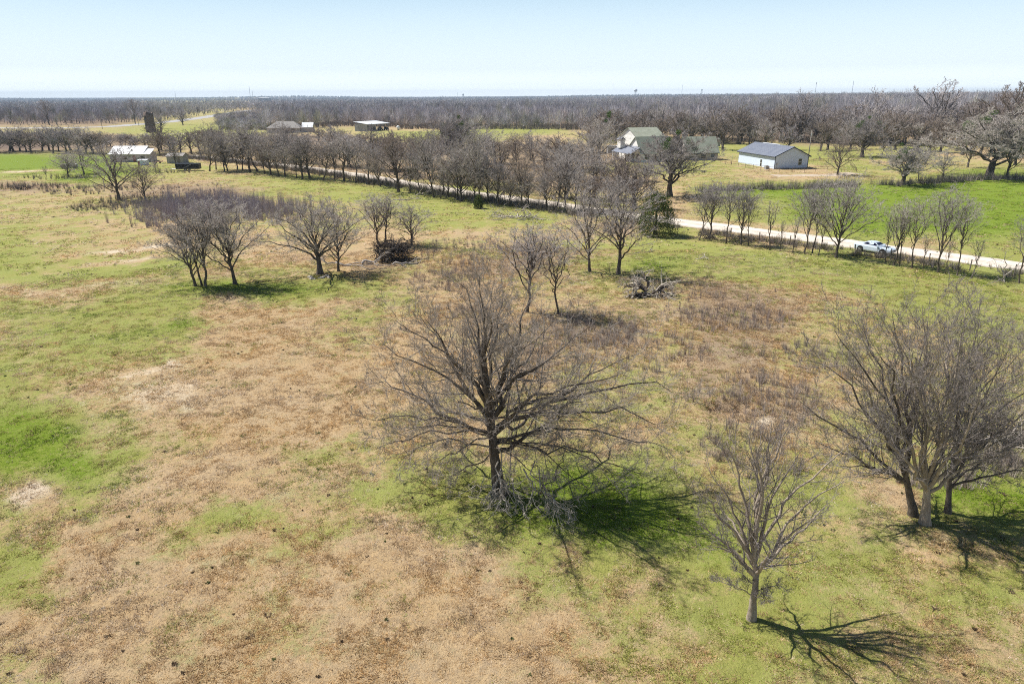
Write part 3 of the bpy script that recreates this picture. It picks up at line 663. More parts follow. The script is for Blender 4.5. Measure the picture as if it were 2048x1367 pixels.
for x, yb, yt, w, k, l in [(1770, 527, 432, 28, 'thin', 'sapling in front of the white car door'), (1787, 531, 398, 62, 'slim', 'bare tree in front of the white car bonnet'),
        (1799, 532, 425, 34, 'thin', 'straight thin stem just right of the white car'), (1824, 536, 395, 64, 'slim2', 'first full tree to the right of the white car'),
        (1846, 541, 470, 24, 'thin', 'short twiggy sapling second to the right of the car'), (1876, 545, 374, 78, 'slim', 'tallest tree to the right of the white car, orange lichen on its trunk'),
        (1890, 548, 480, 20, 'thin', 'low sapling right of the tallest roadside tree'), (1914, 551, 400, 66, 'slim2', 'right-leaning tree after the tallest roadside tree'),
        (1943, 556, 480, 30, 'thin', 'stunted sapling near the right end of the road'), (2038, 566, 428, 60, 'slim', 'dark tree at the right border beside the dirt road'),
        (1560, 502, 440, 24, 'thin', 'low leafless shoot between two roadside trees'), (1585, 505, 430, 26, 'thin', 'whippy shoot left of the slender roadside tree')]:
    plant(x, yb, yt, w, k, l, 'bare trees along the dirt road')
# packed row on the near side of the dirt road
GN = 'bare trees packed along the near side of the dirt road'; LN = 'bare grey tree packed in the row on the near side of the dirt road, left of the cedar'
row = [(418, 342, 262, 50), (432, 343, 268, 44), (445, 344, 262, 52), (458, 342, 258, 48), (472, 344, 264, 54), (485, 345, 262, 50), (500, 346, 258, 58), (514, 348, 262, 60), (530, 350, 270, 46), (545, 352, 268, 54), (560, 354, 272, 44),
       (573, 356, 264, 66), (589, 356, 275, 44), (603, 358, 268, 70), (624, 361, 280, 52), (648, 363, 278, 60), (668, 362, 285, 40), (693, 366, 276, 84), (712, 368, 290, 40), (738, 374, 284, 62), (760, 378, 292, 48), (797, 388, 268, 84), (820, 388, 282, 62), (845, 390, 300, 50),
       (868, 396, 262, 60), (884, 396, 310, 40), (898, 398, 300, 44), (912, 400, 300, 54), (926, 402, 275, 66), (945, 404, 310, 40), (962, 406, 262, 62), (980, 408, 305, 48), (1000, 411, 300, 60), (1020, 412, 320, 44), (1040, 415, 305, 58), (1062, 418, 325, 44), (1090, 420, 330, 50), (1110, 422, 320, 54), (1135, 425, 325, 50), (1150, 428, 340, 40)]
ks = ['oval', 'oval2', 'vase', 'slim', 'slim2', 'vase', 'oval']
ROWL = stretch([q[0] for q in row], [(480, 'beside the black stock trailer'), (550, 'above the thicket'), (680, 'above the thick-trunked spreading tree'), (790, 'above the twin bare trees'), (880, 'by the fallen pale limb'), (970, 'round the small evergreen bush'), (1075, 'behind the heap of grey limbs'), (1200, 'just left of the cedar')], '%s bare tree from the left in the roadside row %s')
for q, (x, yb, yt, w) in enumerate(row):
    special = {738: 'pale-barked leaning tree in the row on the near side of the dirt road', 868: 'tallest pale straight trunk in the row on the near side of the dirt road', 797: 'broad dark tree with arching low limb in the near roadside row'}.get(x)
    jx = 0 if special else rt.uniform(-5, 5)
    plant(x + jx, yb + rt.uniform(-5, 1), yt + (0 if special else rt.choice([-16, -8, -3, 4, 18]) + rt.uniform(-5, 6)), w * rt.uniform(.9, 1.7), ks[rt.randint(7)] if not special else 'oval', special or ROWL[q], GN, twig=None if rt.rand() < .78 else 'twig_brown', tilt=.13)
# beyond the road, round the farm paddocks
GF = 'bare trees between the dirt road and the farm'; LF = 'grey leafless tree scattered between the dirt road and the white farmhouse'
FAR = [(560, 328, 275, 50), (640, 332, 278, 54), (700, 336, 282, 50), (750, 338, 276, 54), (790, 336, 270, 60), (832, 338, 268, 66), (862, 340, 262, 72), (938, 335, 238, 84), (880, 322, 262, 60), (905, 325, 250, 70), (970, 330, 262, 60), (992, 327, 268, 62), (1012, 318, 270, 50),
        (1036, 332, 262, 76), (1058, 322, 258, 60), (1070, 330, 268, 50), (1092, 340, 275, 56), (1112, 342, 272, 62), (1135, 336, 280, 60), (1158, 342, 284, 56), (1180, 340, 250, 66), (1186, 305, 246, 60), (1085, 393, 292, 78), (1119, 393, 296, 56), (1131, 394, 286, 80), (1230, 345, 300, 56), (1252, 360, 312, 54), (1290, 365, 318, 48),
        (1165, 368, 305, 60), (1205, 375, 312, 62), (1232, 392, 325, 62), (720, 300, 262, 46), (660, 300, 262, 46), (600, 300, 262, 46), (640, 285, 250, 44), (680, 283, 246, 44), (1265, 420, 345, 60), (1215, 425, 350, 64), (1180, 418, 345, 50), (470, 290, 255, 40), (520, 292, 258, 40), (575, 290, 256, 44), (436, 300, 262, 40), (700, 285, 258, 40), (1185, 410, 340, 50)]
FARL = stretch([q[0] for q in FAR], [(620, 'below the grey-roofed house'), (705, 'between grey house and shed'), (800, 'below the open shed'), (900, 'left of the mistletoe clump'), (980, 'round the mistletoe clump'), (1045, 'between the bush and farmhouse'), (1115, 'above the bend of the dirt road'), (1160, 'left of the dark rail fence'), (1195, 'by the dark rail fence'), (1400, 'between farmhouse and cedar')], '%s bare tree from the left beyond the road, %s')
for q, (x, yb, yt, w) in enumerate(FAR):
    plant(x + rt.uniform(-5, 5), yb + rt.uniform(-4, 4), yt + rt.uniform(-6, 14), w * rt.uniform(.8, 1.5), ['oval', 'oval2', 'far1', 'vase', 'far2', 'spread'][rt.randint(6)], FARL[q], GF, twig=None if rt.rand() < .55 else 'twig_brown', tilt=.1)
t = plant(912, 346, 232, 96, 'oak', 'tall tree with a big dark green mistletoe clump beyond the dirt road')
mistletoe(t, [(0, -3, 11.0, 1.5), (-1.8, -3, 9.8, 1.4), (1.4, -3, 9.0, 1.0), (.8, -3, 12.5, .9)])
t = plant(1200, 330, 236, 92, 'oval2', 'tall tree with small mistletoe balls left of the white farmhouse')
mistletoe(t, [(-1.8, -2, 15, .8), (.8, -2, 14.2, .7), (2.4, -2, 15.4, .6), (3.2, -1, 13.0, .7)], 5)
# ragged second rank just beyond the road
fs = -1 if (-(RD[5] - RD[0])[1] * (0 - RD[0][0]) + (RD[5] - RD[0])[0] * (0 - RD[0][1])) > 0 else 1
dR_ = np.gradient(RD, axis=0); dR_ /= np.linalg.norm(dR_, axis=1)[:, None]; ppx = proj(RD[:, 0], RD[:, 1], RD[:, 0] * 0)[0]
k0 = 0; FR = []
while k0 < len(RD):
    if 455 < ppx[k0] < 1290:
        o = rt.uniform(6, 11); FR.append((float(ppx[k0]), RD[k0] + np.array([-dR_[k0][1], dR_[k0][0]]) * fs * o))
    k0 += rt.randint(1, 4) if ppx[k0] > 700 else rt.randint(2, 6)
FRL = stretch([q[0] for q in FR], [(560, 'above the thicket'), (640, 'left of the arching dark tree'), (720, 'above the spreading tree'), (780, 'above the twin bare trees'), (860, 'above the fallen pale limb'), (960, 'below the big mistletoe clump'), (1060, 'behind the heap of grey limbs'), (1160, 'where the road bends'), (1300, 'behind the cedar')], '%s tree from left just beyond the dirt road, %s')
for (px_, p_), l in list(zip(FR, FRL))[:44]:
    Hh_ = rt.uniform(6, 13); plant(0, 0, 0, 0, ['oval', 'oval2', 'far1', 'slim', 'vase', 'far2', 'slim2'][rt.randint(7)], l, 'second rank of trees just beyond the dirt road', xyz=np.array([p_[0], p_[1], float(h(*p_))]), H=Hh_, W=Hh_ * rt.uniform(.45, .95), twig=None if rt.rand() < .78 else 'twig_brown', tilt=.12)
# hedge row behind the green field at the far left
GH = 'bare trees in the thick hedge at far left'; LH = 'dark bare tree in the thick hedge behind the bright green field at left'
HX = list(range(-10, 330, 13)); HL = stretch(HX, [(60, 'at the left border'), (125, 'above the tiny sapling'), (200, 'above the hay bales'), (312, 'behind the white-roofed house'), (400, 'behind the grey shed')], '%s bare tree from the left in the hedge %s')
for q, x in enumerate(HX):
    yb = 306 + rt.uniform(-6, 2); 
    lo = 200 < x < 312
    if lo: yb = 292 + rt.uniform(-4, 4)
    plant(x + rt.uniform(-6, 6), yb, yb - (rt.uniform(20, 27) if lo else rt.uniform(40, 54)), rt.uniform(30, 40) if lo else rt.uniform(40, 74), ['far1', 'far5', 'vase', 'far2', 'far3'][rt.randint(5)], HL[q], GH, twig=None if rt.rand() < .78 else 'twig_brown', tilt=.12)
for q, (x, yb, yt) in enumerate([(318, 302, 272), (340, 305, 268), (362, 306, 262), (384, 308, 262), (402, 312, 258), (345, 298, 270), (410, 300, 258), (430, 305, 256), (446, 296, 260)]):
    plant(x, yb, yt, 44, ['far1', 'far5', 'far2'][rt.randint(3)], '%s bare tree of the clump behind the small grey shed' % ['leftmost', 'second', 'third', 'sixth', 'eighth', 'fourth', 'seventh', 'ninth', 'rightmost'][q], 'bare trees behind the small grey shed')
for x, yb, yt, w, l in [(99, 250, 200, 26, 'tall lone tree standing above the woods at far left'), (271, 248, 198, 26, 'tall tree just left of the old silo'), (322, 258, 228, 36, 'dark tree right of the old silo'), (352, 330, 275, 30, 'thin tree in front of the small grey shed'), (312, 345, 318, 14, 'thin tree left of the dark trailer'),
        (366, 250, 218, 34, 'pale olive tree by the bend of the paved road'), (2005, 300, 168, 110, 'tallest tree on the skyline at the right border'), (1870, 285, 164, 110, 'tallest feathery tree on the skyline, right of the metal barn'), (1740, 283, 180, 64, 'tree breaking the skyline above the wide dark oak'),
        (1600, 285, 184, 60, 'bushy tree breaking the skyline above the metal barn'), (1655, 300, 235, 62, 'rounded grey tree behind the pole right of the barn'), (1445, 300, 235, 66, 'dark tree beside the white camper')]:
    plant(x, yb, yt, w, 'far4' if w < 30 else ('far1' if x % 2 else 'far5'), l)
EDG = [(1575, 300, 250, 50), (1640, 302, 240, 50), (1700, 298, 236, 60), (1790, 300, 228, 66), (1835, 302, 236, 60), (1880, 305, 232, 70), (1925, 310, 230, 76), (1960, 312, 235, 60), (1765, 296, 222, 60), (1530, 292, 240, 50), (1480, 288, 232, 60), (1370, 282, 236, 50), (1412, 285, 232, 50), (1850, 328, 262, 50), (1935, 335, 262, 50), (1215, 285, 235, 50), (1245, 285, 240, 46)]
EDL = stretch([q[0] for q in EDG], [(1300, 'behind the farmhouse'), (1440, 'behind the garage'), (1550, 'behind the barn, left half'), (1660, 'behind the barn, right half'), (1780, 'beyond the wide dark oak'), (1870, 'beyond the crooked old tree'), (2100, 'behind the huge oak')], '%s open-grown tree from the left at the woods edge %s')
for q, (x, yb, yt, w) in enumerate(EDG):
    plant(x, yb, yt, w, ['far1', 'far5', 'far2', 'far3'][rt.randint(4)], EDL[q], 'bare trees at the woods edge behind the farm')

# ------------------------------------------------------------------ the woods: nearest trees one by one, the rest as one mass
FX = [-400, 0, 200, 300, 400, 430, 440, 480, 600, 700, 712, 780, 800, 1170, 1200, 1260, 1450, 1600, 1700, 1850, 2048, 2500]
FY = [250, 251, 249, 243, 234, 229, 262, 262, 258, 252, 254, 254, 258.5, 260, 284, 284, 290, 285, 292, 290, 296, 296]
NR = 3600
def fpts(rng, n, r0, r1):
    r = np.sqrt(rng.uniform(r0 * r0, r1 * r1, n)); a = np.radians(rng.uniform(-46, 46, n)); x = r * np.sin(a); y = r * np.cos(a)
    px, py, d = proj(x, y, h(x, y)); k = py < np.interp(px, FX, FY)
    hd = np.min(np.hypot(x[:, None] - HW[None, ::2, 0], y[:, None] - HW[None, ::2, 1]), 1); k &= hd > 13
    return x[k], y[k], px[k], py[k]
def woods(rng, x, y, px, nb, wd, hm=1.0):
    n = len(x); z = h(x, y); hm = hm * np.where(rng.rand(n) < .08, 1.35, 1.0) * (.78 + .44 * fbm(x / 160, y / 160, 33, 2))
    H = rng.uniform(.65, 1.25, n) * np.interp(px, [0, 1000, 1500, 2048], [11.5, 12, 14, 17]) * hm; W = H * rng.uniform(.38, .6, n) * (1 if nb > 100 else 1.3)
    pal = np.array([(.46, .43, .455), (.41, .38, .40), (.42, .37, .35), (.52, .49, .51), (.38, .365, .29), (.34, .31, .325)])
    c = pal[rng.randint(0, 6, n)] * rng.uniform(.62, 1.3, (n, 1)) * (.65 + .7 * fbm(x / 90, y / 90, 35, 3))[:, None]
    N = n * nb; T = np.repeat(np.arange(n), nb); t = rng.rand(N); a = rng.rand(N) * 6.28
    el = (rng.rand(N) ** .8 * 1.5 if nb > 100 else np.arcsin(rng.rand(N) ** 1.1)); rr = rng.uniform(.6, 1.05, N)
    low_ = (px < 530) & (px > 425) & (np.hypot(x, y) < 1150); H = np.where(low_, H * .45, H); cz = H * .45; tip = np.stack([np.cos(a) * np.cos(el) * W[T] * rr, np.sin(a) * np.cos(el) * W[T] * rr, cz[T] + np.sin(el) * (H - cz)[T] * rr + rng.uniform(-.22, 0, N) * H[T] * np.cos(el)], 1)
    q = rng.uniform(.12, .7, N)[:, None] if nb > 100 else rng.uniform(.3, .9, N)[:, None]; st = tip * q * np.array([1, 1, 0]) + np.array([0, 0, 1]) * ((H[T] * .2)[:, None] * (1 - q) + tip[:, 2:] * q)
    wd = np.broadcast_to(wd, n); b = unit(rng.randn(N, 3)) * (wd[T] * rng.uniform(.5, 1.5, N))[:, None] / 2
    O = np.stack([x, y, z], 1)[T]
    V = np.stack([O + st - b, O + st + b, O + tip], 1).reshape(-1, 3)
    C = np.repeat(c[T] * rng.uniform(.75, 1.25, (N, 1)), 3, 0)
    # trunks
    b = np.stack([np.full(n, .22), np.zeros(n), np.zeros(n)], 1) * np.maximum(1, wd / .2)[:, None]; O = np.stack([x, y, z - .2], 1)
    V2 = np.stack([O - b, O + b, O + np.stack([rng.randn(n) * .8, rng.randn(n) * .5, H * .7], 1)], 1).reshape(-1, 3)
    C2 = np.repeat(c * .4, 3, 0)
    return jt([(V, np.arange(len(V)).reshape(-1, 3), C), (V2, np.arange(len(V2)).reshape(-1, 3), C2)])
rng = np.random.RandomState(9)
x, y, px, py = fpts(rng, 9000, 240, 900)
vis = (px > -40) & (px < 2090)
fo = np.argsort(np.hypot(x, y) + np.where(vis, 0, 1e5)); x, y, px, py = x[fo], y[fo], px[fo], py[fo]
# the trees at the front edge of the woods, by how far they stand in front of those behind
idx = []; used = np.zeros(len(x), bool)
for k in range(len(x)):
    if len(idx) >= 80 or not (-40 < px[k] < 2090): continue
    if idx and np.min(np.hypot(x[idx] - x[k], y[idx] - y[k])) < 5.5: continue
    idx.append(k); used[k] = True
WL = stretch([float(px[k]) for k in idx], [(150, 'beyond the paved road'), (300, 'left of the old silo'), (430, 'beyond the old silo'), (620, 'above the grey-roofed house'), (800, 'behind the open shed'), (1000, 'beyond the pale field'), (1190, 'left of the farmhouse roof'), (1350, 'behind the farmhouse'), (1460, 'behind the camper'), (1620, 'behind the metal barn'), (1700, 'behind the brown-leaved tree'), (1760, 'behind the wide dark oak'), (1900, 'beyond the crooked old tree'), (9999, 'at the right border')], '%s leafless tree from the left in front of the woods %s')
for wi, k in enumerate(idx):
    Hk = rt.uniform(.8, 1.15) * np.interp(px[k], [0, 1000, 1500, 2048], [11.5, 12, 13.5, 16])
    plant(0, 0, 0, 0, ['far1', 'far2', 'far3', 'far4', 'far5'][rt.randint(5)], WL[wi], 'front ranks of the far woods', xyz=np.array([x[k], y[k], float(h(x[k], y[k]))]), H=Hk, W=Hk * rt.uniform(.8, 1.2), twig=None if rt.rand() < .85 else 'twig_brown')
x, y, px, py = [q[~used] for q in (x, y, px, py)]
parts = []
r = np.hypot(x, y); k = rng.rand(len(x)) < .85
parts.append(woods(rng, x[k], y[k], px[k], 150, np.interp(r[k], [250, 900], [.12, .22])))
x, y, px, py = fpts(rng, 15000, 900, 2300); parts.append(woods(rng, x, y, px, 46, np.interp(np.hypot(x, y), [900, 2300], [.32, .7])))
x, y, px, py = fpts(rng, 15000, 2300, 9000); parts.append(woods(rng, x, y, px, 20, np.interp(np.hypot(x, y), [2300, 9000], [1.2, 4.0]), 1.1))
V, F, T = jt(parts)
tag(mesh('woodland', V, [F], M['wood'], tint=T), 'leafless grey-brown woods reaching back to the blue horizon', 'woodland', kind='stuff')
# brushy floor at the foot of the woods
x, y, px, py = fpts(rng, 60000, 240, 620); k = (py > np.interp(px, FX, FY) - 9) & (rng.rand(len(x)) < .7); x, y, px = x[k][:9000], y[k][:9000], px[k][:9000]; n = len(x)
c = np.array([(.20, .165, .15), (.24, .20, .165), (.13, .13, .075)])[rng.choice(3, n, p=[.5, .35, .15])]
V, F, T = blades(rng, np.stack([x, y, h(x, y)], 1), rng.uniform(1.5, 5, n), rng.uniform(.8, 1.8, n), .09, 12, c)
tag(mesh('woodland_brush', V, [F], M['wood'], tint=T), 'tangled leafless brush along the front of the far woods', 'brush', kind='stuff')

# ------------------------------------------------------------------ brush along the road, the field edge and the sapling thicket
def along(pts, off, n, spread, rng):
    s = np.concatenate([[0], np.cumsum(np.linalg.norm(np.diff(pts, axis=0), axis=1))]); t = rng.rand(n) * s[-1]
    x = np.interp(t, s, pts[:, 0]); y = np.interp(t, s, pts[:, 1]); d = np.gradient(pts, axis=0); d /= np.linalg.norm(d, axis=1)[:, None]
    dx = np.interp(t, s, d[:, 0]); dy = np.interp(t, s, d[:, 1]); o = off + rng.randn(n) * spread
    return x - dy * o, y + dx * o
def brush(name, label, x, y, hgt, spr, wid, nb, pal, p, seed, cat='brush'):
    rg = np.random.RandomState(seed); n = len(x); c = np.array(pal)[rg.choice(len(pal), n, p=p)]
    V, F, T = blades(rg, np.stack([x, y, h(x, y)], 1), rg.uniform(*hgt, n), rg.uniform(*spr, n), wid, nb, c, .35)
    tag(mesh(name, V, [F], M['wood'], tint=T), label, cat, kind='stuff')
rg = np.random.RandomState(4)
mid = RD[(RD[:, 0] < G(1340, 444)[0])]; rgt_ = RD[(RD[:, 0] > G(1345, 444)[0])]
# which side of the road line is the near one
dd = RD[5] - RD[0]; side = 1 if (-dd[1] * (0 - RD[0][0]) + dd[0] * (0 - RD[0][1])) > 0 else -1
BP = [(.24, .205, .19), (.31, .27, .25), (.12, .13, .06), (.33, .28, .22)]
x, y = along(mid, side * 5.8, 2600, 1.3, rg); k = fbm(x / 5, y / 5, 15, 2) > .36
brush('roadside_brush', 'dark leafless brush under the near row of roadside trees', x[k], y[k], (.5, 2.2), (.4, 1.2), .04, 20, BP, [.35, .35, .2, .1], 41)
x, y = along(rgt_, side * 6.2, 1000, 1.1, rg); k = fbm(x / 4, y / 4, 16, 2) > .42
brush('verge_weeds', 'low brown and green weeds under the roadside trees near the white car', x[k], y[k], (.3, 1.1), (.3, .8), .035, 20, BP, [.3, .3, .2, .2], 42)
x, y = along(RD, -side * 6.5, 1500, 2.2, rg); k = (fbm(x / 6, y / 6, 17, 2) > .5) & (x < G(1200, 430)[0])
brush('far_verge_brush', 'thin brush on the far side of the dirt road', x[k], y[k], (.6, 2.6), (.5, 1.2), .04, 20, BP, [.3, .4, .1, .2], 43)
E1 = np.array([G(*p)[:2] for p in [(1400, 384), (1530, 378), (1600, 377), (1700, 372), (1800, 371), (1880, 364), (1960, 359), (2100, 357)]])
x, y = along(E1, 0, 900, 1.2, rg); k = fbm(x / 6, y / 6, 18, 2) > .4
brush('field_edge_brush', 'grey brush along the fence line at the far edge of the bright field', x[k], y[k], (.6, 2.6), (.5, 1.2), .06, 18, BP, [.3, .35, .15, .2], 44)
def ell(px, py, wpx, dep, n, rg):
    q = G(px, py); w = wpx / FPX * math.hypot(q[1], 20); a = rg.rand(n) * 6.28; r = rg.rand(n) ** .5; return q[0] + np.cos(a) * r * w, q[1] + np.sin(a) * r * dep
x1, y1 = ell(420, 425, 105, 14, 1000, rg); x2, y2 = ell(520, 430, 80, 12, 260, rg); x3, y3 = ell(600, 430, 100, 10, 120, rg); x4, y4 = ell(360, 410, 80, 9, 300, rg)
x, y = [np.concatenate(q) for q in ((x1, x2, x3, x4), (y1, y2, y3, y4))]; x = x + rg.randn(len(x)) * 2; y = y + rg.randn(len(x)) * 3; k = fbm(x / 5, y / 5, 19, 3) > .42; x = x[k]; y = y[k]
brush('sapling_thicket', 'dense purplish-grey thicket of young leafless stems at left', x, y, (1.2, 3.8), (.3, .9), .026, 26, [(.38, .33, .36), (.44, .39, .41), (.30, .25, .24)], [.5, .3, .2], 45, 'thicket')
x1, y1 = ell(235, 408, 80, 10, 160, rg); x2, y2 = ell(120, 355, 70, 5, 50, rg); x3, y3 = ell(40, 375, 90, 6, 120, rg); x4, y4 = ell(180, 380, 80, 9, 100, rg); x5, y5 = ell(330, 345, 60, 3, 40, rg)
x, y = [np.concatenate(q) for q in ((x1, x2, x3, x4, x5), (y1, y2, y3, y4, y5))]
brush('scrub', 'scattered low grey scrub round the dark spreading tree at left', x, y, (.6, 1.7), (.3, .7), .035, 22, BP, [.35, .35, .15, .15], 46)
P = [ell(*q, rg) for q in [(1180, 660, 120, 5, 130), (1290, 700, 130, 5, 130), (930, 500, 90, 9, 150), (1500, 900, 110, 3.5, 90), (1640, 720, 70, 4, 70), (1560, 800, 90, 4, 80), (890, 560, 70, 5, 90), (1880, 960, 90, 1.2, 60), (2000, 930, 60, 1.5, 80), (1460, 640, 130, 4, 120), (1430, 805, 70, 1.6, 22)]]
x = np.concatenate([q[0] for q in P]); y = np.concatenate([q[1] for q in P])
brush('low_brambles', 'hazy patches of knee-high leafless brambles around the near trees', x, y, (.5, 1.3), (.25, .6), .016, 26, [(.36, .31, .29), (.42, .36, .32), (.30, .23, .20)], [.4, .35, .25], 47, 'brambles')

# ------------------------------------------------------------------ the evergreen cedars
def cedar(px, yb, yt, wpx, label, seed, n=9000):
    b = G(px, yb); H = AT(px, yt, b[1])[2] - b[2]; W = wpx / FPX * math.hypot(b[1], 20); rg = np.random.RandomState(seed)
    t = thing('cedar_tree', label, 'evergreen', b)
    m = MB(); m.bar((0, 0, -.2), (0, 0, H * .8), W * .05, .03, 8); m.build('trunk', M['bark'], t, True)
    parts = []; nc = 130
    for k in range(nc):
        z = H * (.04 + .92 * (k / nc) ** 1.05); a = k * 2.4 + rg.rand(); rad = W / 2 * np.sin(np.clip((1 - z / H) * 1.9 + .12, 0, 1.57)) * rg.uniform(.7, 1.05)
        c = (math.cos(a) * rad * .7, math.sin(a) * rad * .7, z); s = W * .11 * rg.uniform(.8, 1.5)
        col = np.array([(.055, .085, .022), (.09, .13, .03), (.13, .14, .04)][rg.randint(3)])
        v, f, c_ = leaves(rg, n // nc, c, (s * 1.1, s * 1.1, s * 1.25), .2, col, .4)
        parts.append((v, f, c_))
    V, F, T = jt(parts); mesh('foliage', V, [F], M['cedar'], t, tint=T); return t
cedar(1310, 470, 384, 100, 'large dark evergreen cedar beside the dirt road', 1, 15000)
cedar(957, 417, 390, 24, 'small dark evergreen bush at the foot of the roadside row', 2, 3000)
for x_, yb, yt, w, l in [(12, 215, 205, 10, 'small dark evergreen in the far woods at the left border'), (35, 216, 204, 18, 'pair-crowned dark evergreen in the far left woods'), (205, 290, 262, 22, 'dark green tree behind the white-roofed house')]:
    cedar(x_, yb, yt, w, l, 5 + x_, 1800)

# ------------------------------------------------------------------ dead wood
def deadwood(name, label, c, logs, counts, seed, cat, rmin=.012, mt='dead', rl=.09, up=-.12, len_=.6, lm=None):
    rg = np.random.RandomState(seed); t = thing(name, label, cat, c)
    P = np.stack([curve(np.array(a, float), (np.array(a) + np.array(b)) / 2 + np.array([0, 0, .1]), np.array(b, float), 8, rg, .5) for a, b in logs]); P[:, :, 2] = np.maximum(P[:, :, 2], .05)
    R = np.stack([np.linspace(rl * rg.uniform(.6, 1.2), rmin * 2, 9) for _ in logs])
    v, f = tube(P, R, 7); mesh('log', v, [f], M[lm or mt], t, smooth=True)
    C = []
    for lv, n in enumerate(counts):
        P, R = spawn(rg, P, R, n, .15, .98, 42, len_, 4, .25, up, .6, rmin, lmin=.15); C.append(tube(P, R, 4 if lv == 0 else 3))
    v, f = join(C); mesh('twigs', v, [f], M[mt], t, smooth=True); return t
def rnd_logs(rg, n, sx, sy, sz, L):
    out = []
    for _ in range(n):
        a = np.array([rg.uniform(-sx, sx), rg.uniform(-sy, sy), rg.uniform(.05, sz)]); d = unit(np.array([rg.randn(), rg.randn() * .6, rg.randn() * .22])); out.append((a - d * L / 2, a + d * L / 2))
    return out
r5 = np.random.RandomState(8)
deadwood('fallen_branches', 'bleached broken branches hanging and heaped at the foot of the largest tree', BIG + np.array([.1, -.5, 0]),
         [((-.3, -.2, 2.3), (.6, -1.2, .1)), ((-.35, -.1, 3.1), (-.3, -.9, .1)), ((1.6, -.3, 2.4), (2.6, -1.8, .15)), ((1.6, -.4, 2.2), (3.4, -1.9, .1)), ((1.0, -.4, 2.0), (1.9, -1.5, .1)), ((.2, -.3, 1.2), (-1.2, -.8, .1)), ((.4, -.2, 1.3), (1.0, -1.8, .05)), ((-.1, -.3, 1.0), (.4, -1.9, .08)), ((2.0, -.6, 2.0), (3.2, -2.4, .1)), ((0, 0, 1.6), (-.6, -1.0, .1)), ((-.2, .2, .9), (-2.4, .2, .1))], (7, 5, 4), 3, 'dead branches', rmin=.007, rl=.045, up=-.5, len_=.5)
c = G(1300, 592)
deadwood('brush_pile', 'fallen dead tree with bleached branches, alone in the right half of the pasture', c, [((-1.5, -1.0, .3), (2.0, .9, .9)), ((-1.6, -.8, .3), (1.0, .3, .8)), ((.8, .2, .8), (1.2, -1.4, .1)), ((.8, .2, .8), (2.1, -1.2, .1)), ((-.4, -.1, .6), (-2.6, 1.2, 1.1)), ((-.4, 0, .6), (-2.9, .3, .6)), ((-.9, -.5, .4), (-2.6, -.8, .1)), ((-.3, .4, .7), (-1.5, 1.8, 1.4)), ((0, .5, .8), (-.5, 1.6, 2.1)), ((.9, .3, .8), (2.4, .1, 1.2))], (7, 5, 4), 12, 'fallen tree', rmin=.012, mt='dead', rl=.22, lm='darkwood')
c = G(788, 520)
deadwood('dark_brush_pile', 'tall dark heap of cut brush below the twin bare trees', c, rnd_logs(r5, 46, 1.9, 1.4, 2.4, 2.4), (7, 5), 13, 'brush pile', rmin=.018, mt='darkwood', rl=.08)
deadwood('fallen_log', 'long pale fallen limb lying left of the dark brush pile', G(740, 530), [((-4.4, .4, .25), (3.4, -.5, .15)), ((-1, 0, .2), (2.2, 1.2, .5)), ((-4.5, .3, .2), (-8, 1, .3)), ((3.0, -.5, .2), (6.3, 1.7, .3))], (5, 4), 14, 'log', rmin=.02, mt='dead', rl=.16)
deadwood('dead_branch', 'small bleached branch lying alone in the green grass below the road', G(1407, 520), [((-.9, .6, .1), (.5, -.6, .3)), ((0, 0, .2), (.3, .9, .6))], (4, 3), 15, 'branch', rmin=.015, rl=.05)
deadwood('fallen_limb', 'pale forked limb fallen from the roadside row into the field', G(833, 398), [((-4.5, -1.6, .1), (.3, 0, .4)), ((.2, 0, .4), (3.4, 2.6, 1.6)), ((0, -.2, .2), (1.3, -.6, .1))], (4, 3), 16, 'branch', rmin=.02, rl=.13)
deadwood('limb_heap', 'heap of grey fallen limbs at the foot of the roadside row, left of the cedar', G(1030, 437), rnd_logs(r5, 9, 3.6, 1.2, .7, 4) , (5, 4), 17, 'brush pile', rmin=.025, rl=.1)
deadwood('log_pile', 'dark tangled pile of limbs behind the three trees at the right edge', G(1990, 886), rnd_logs(r5, 26, 2.6, .7, .8, 2.8), (6, 4), 18, 'brush pile', rmin=.012, mt='darkwood', rl=.08)
deadwood('bleached_limbs', 'bleached dead limbs lying over the dark pile at the right edge', G(2000, 900), [((-2, -.2, .9), (2.5, .4, 1.4)), ((-1.5, .3, 1.0), (1.5, -1, .3)), ((.5, 0, 1.2), (3, .8, 2.0)), ((-.5, -.2, 1.1), (-1.8, -1.4, .3))], (7, 5, 3), 19, 'dead branches', rmin=.008, rl=.06)
deadwood('broken_sapling', 'bleached broken sapling leaning beside the road at the right border', G(2005, 562), [((.2, 0, .1), (1.6, .4, 3.9)), ((.2, 0, .1), (-1.0, -.6, .3)), ((-.3, .2, .1), (-.1, .4, 3.4)), ((.5, 0, 1), (-.8, .2, 1.8))], (4, 3), 20, 'dead tree', rmin=.014, rl=.06)
deadwood('root_tangle', 'low tangle of dead wood under the forked roadside tree', G(1410, 480), rnd_logs(r5, 10, 1.6, .6, .8, 1.8), (5, 3), 22, 'dead branches', rmin=.018, mt='bark', rl=.07)
deadwood('branch_litter', 'few dark sticks on the ground in the brown patch at far left', G(50, 379), rnd_logs(r5, 5, 2.2, .5, .3, 2.0), (4, 3), 24, 'dead branches', rmin=.02, mt='darkwood', rl=.09)
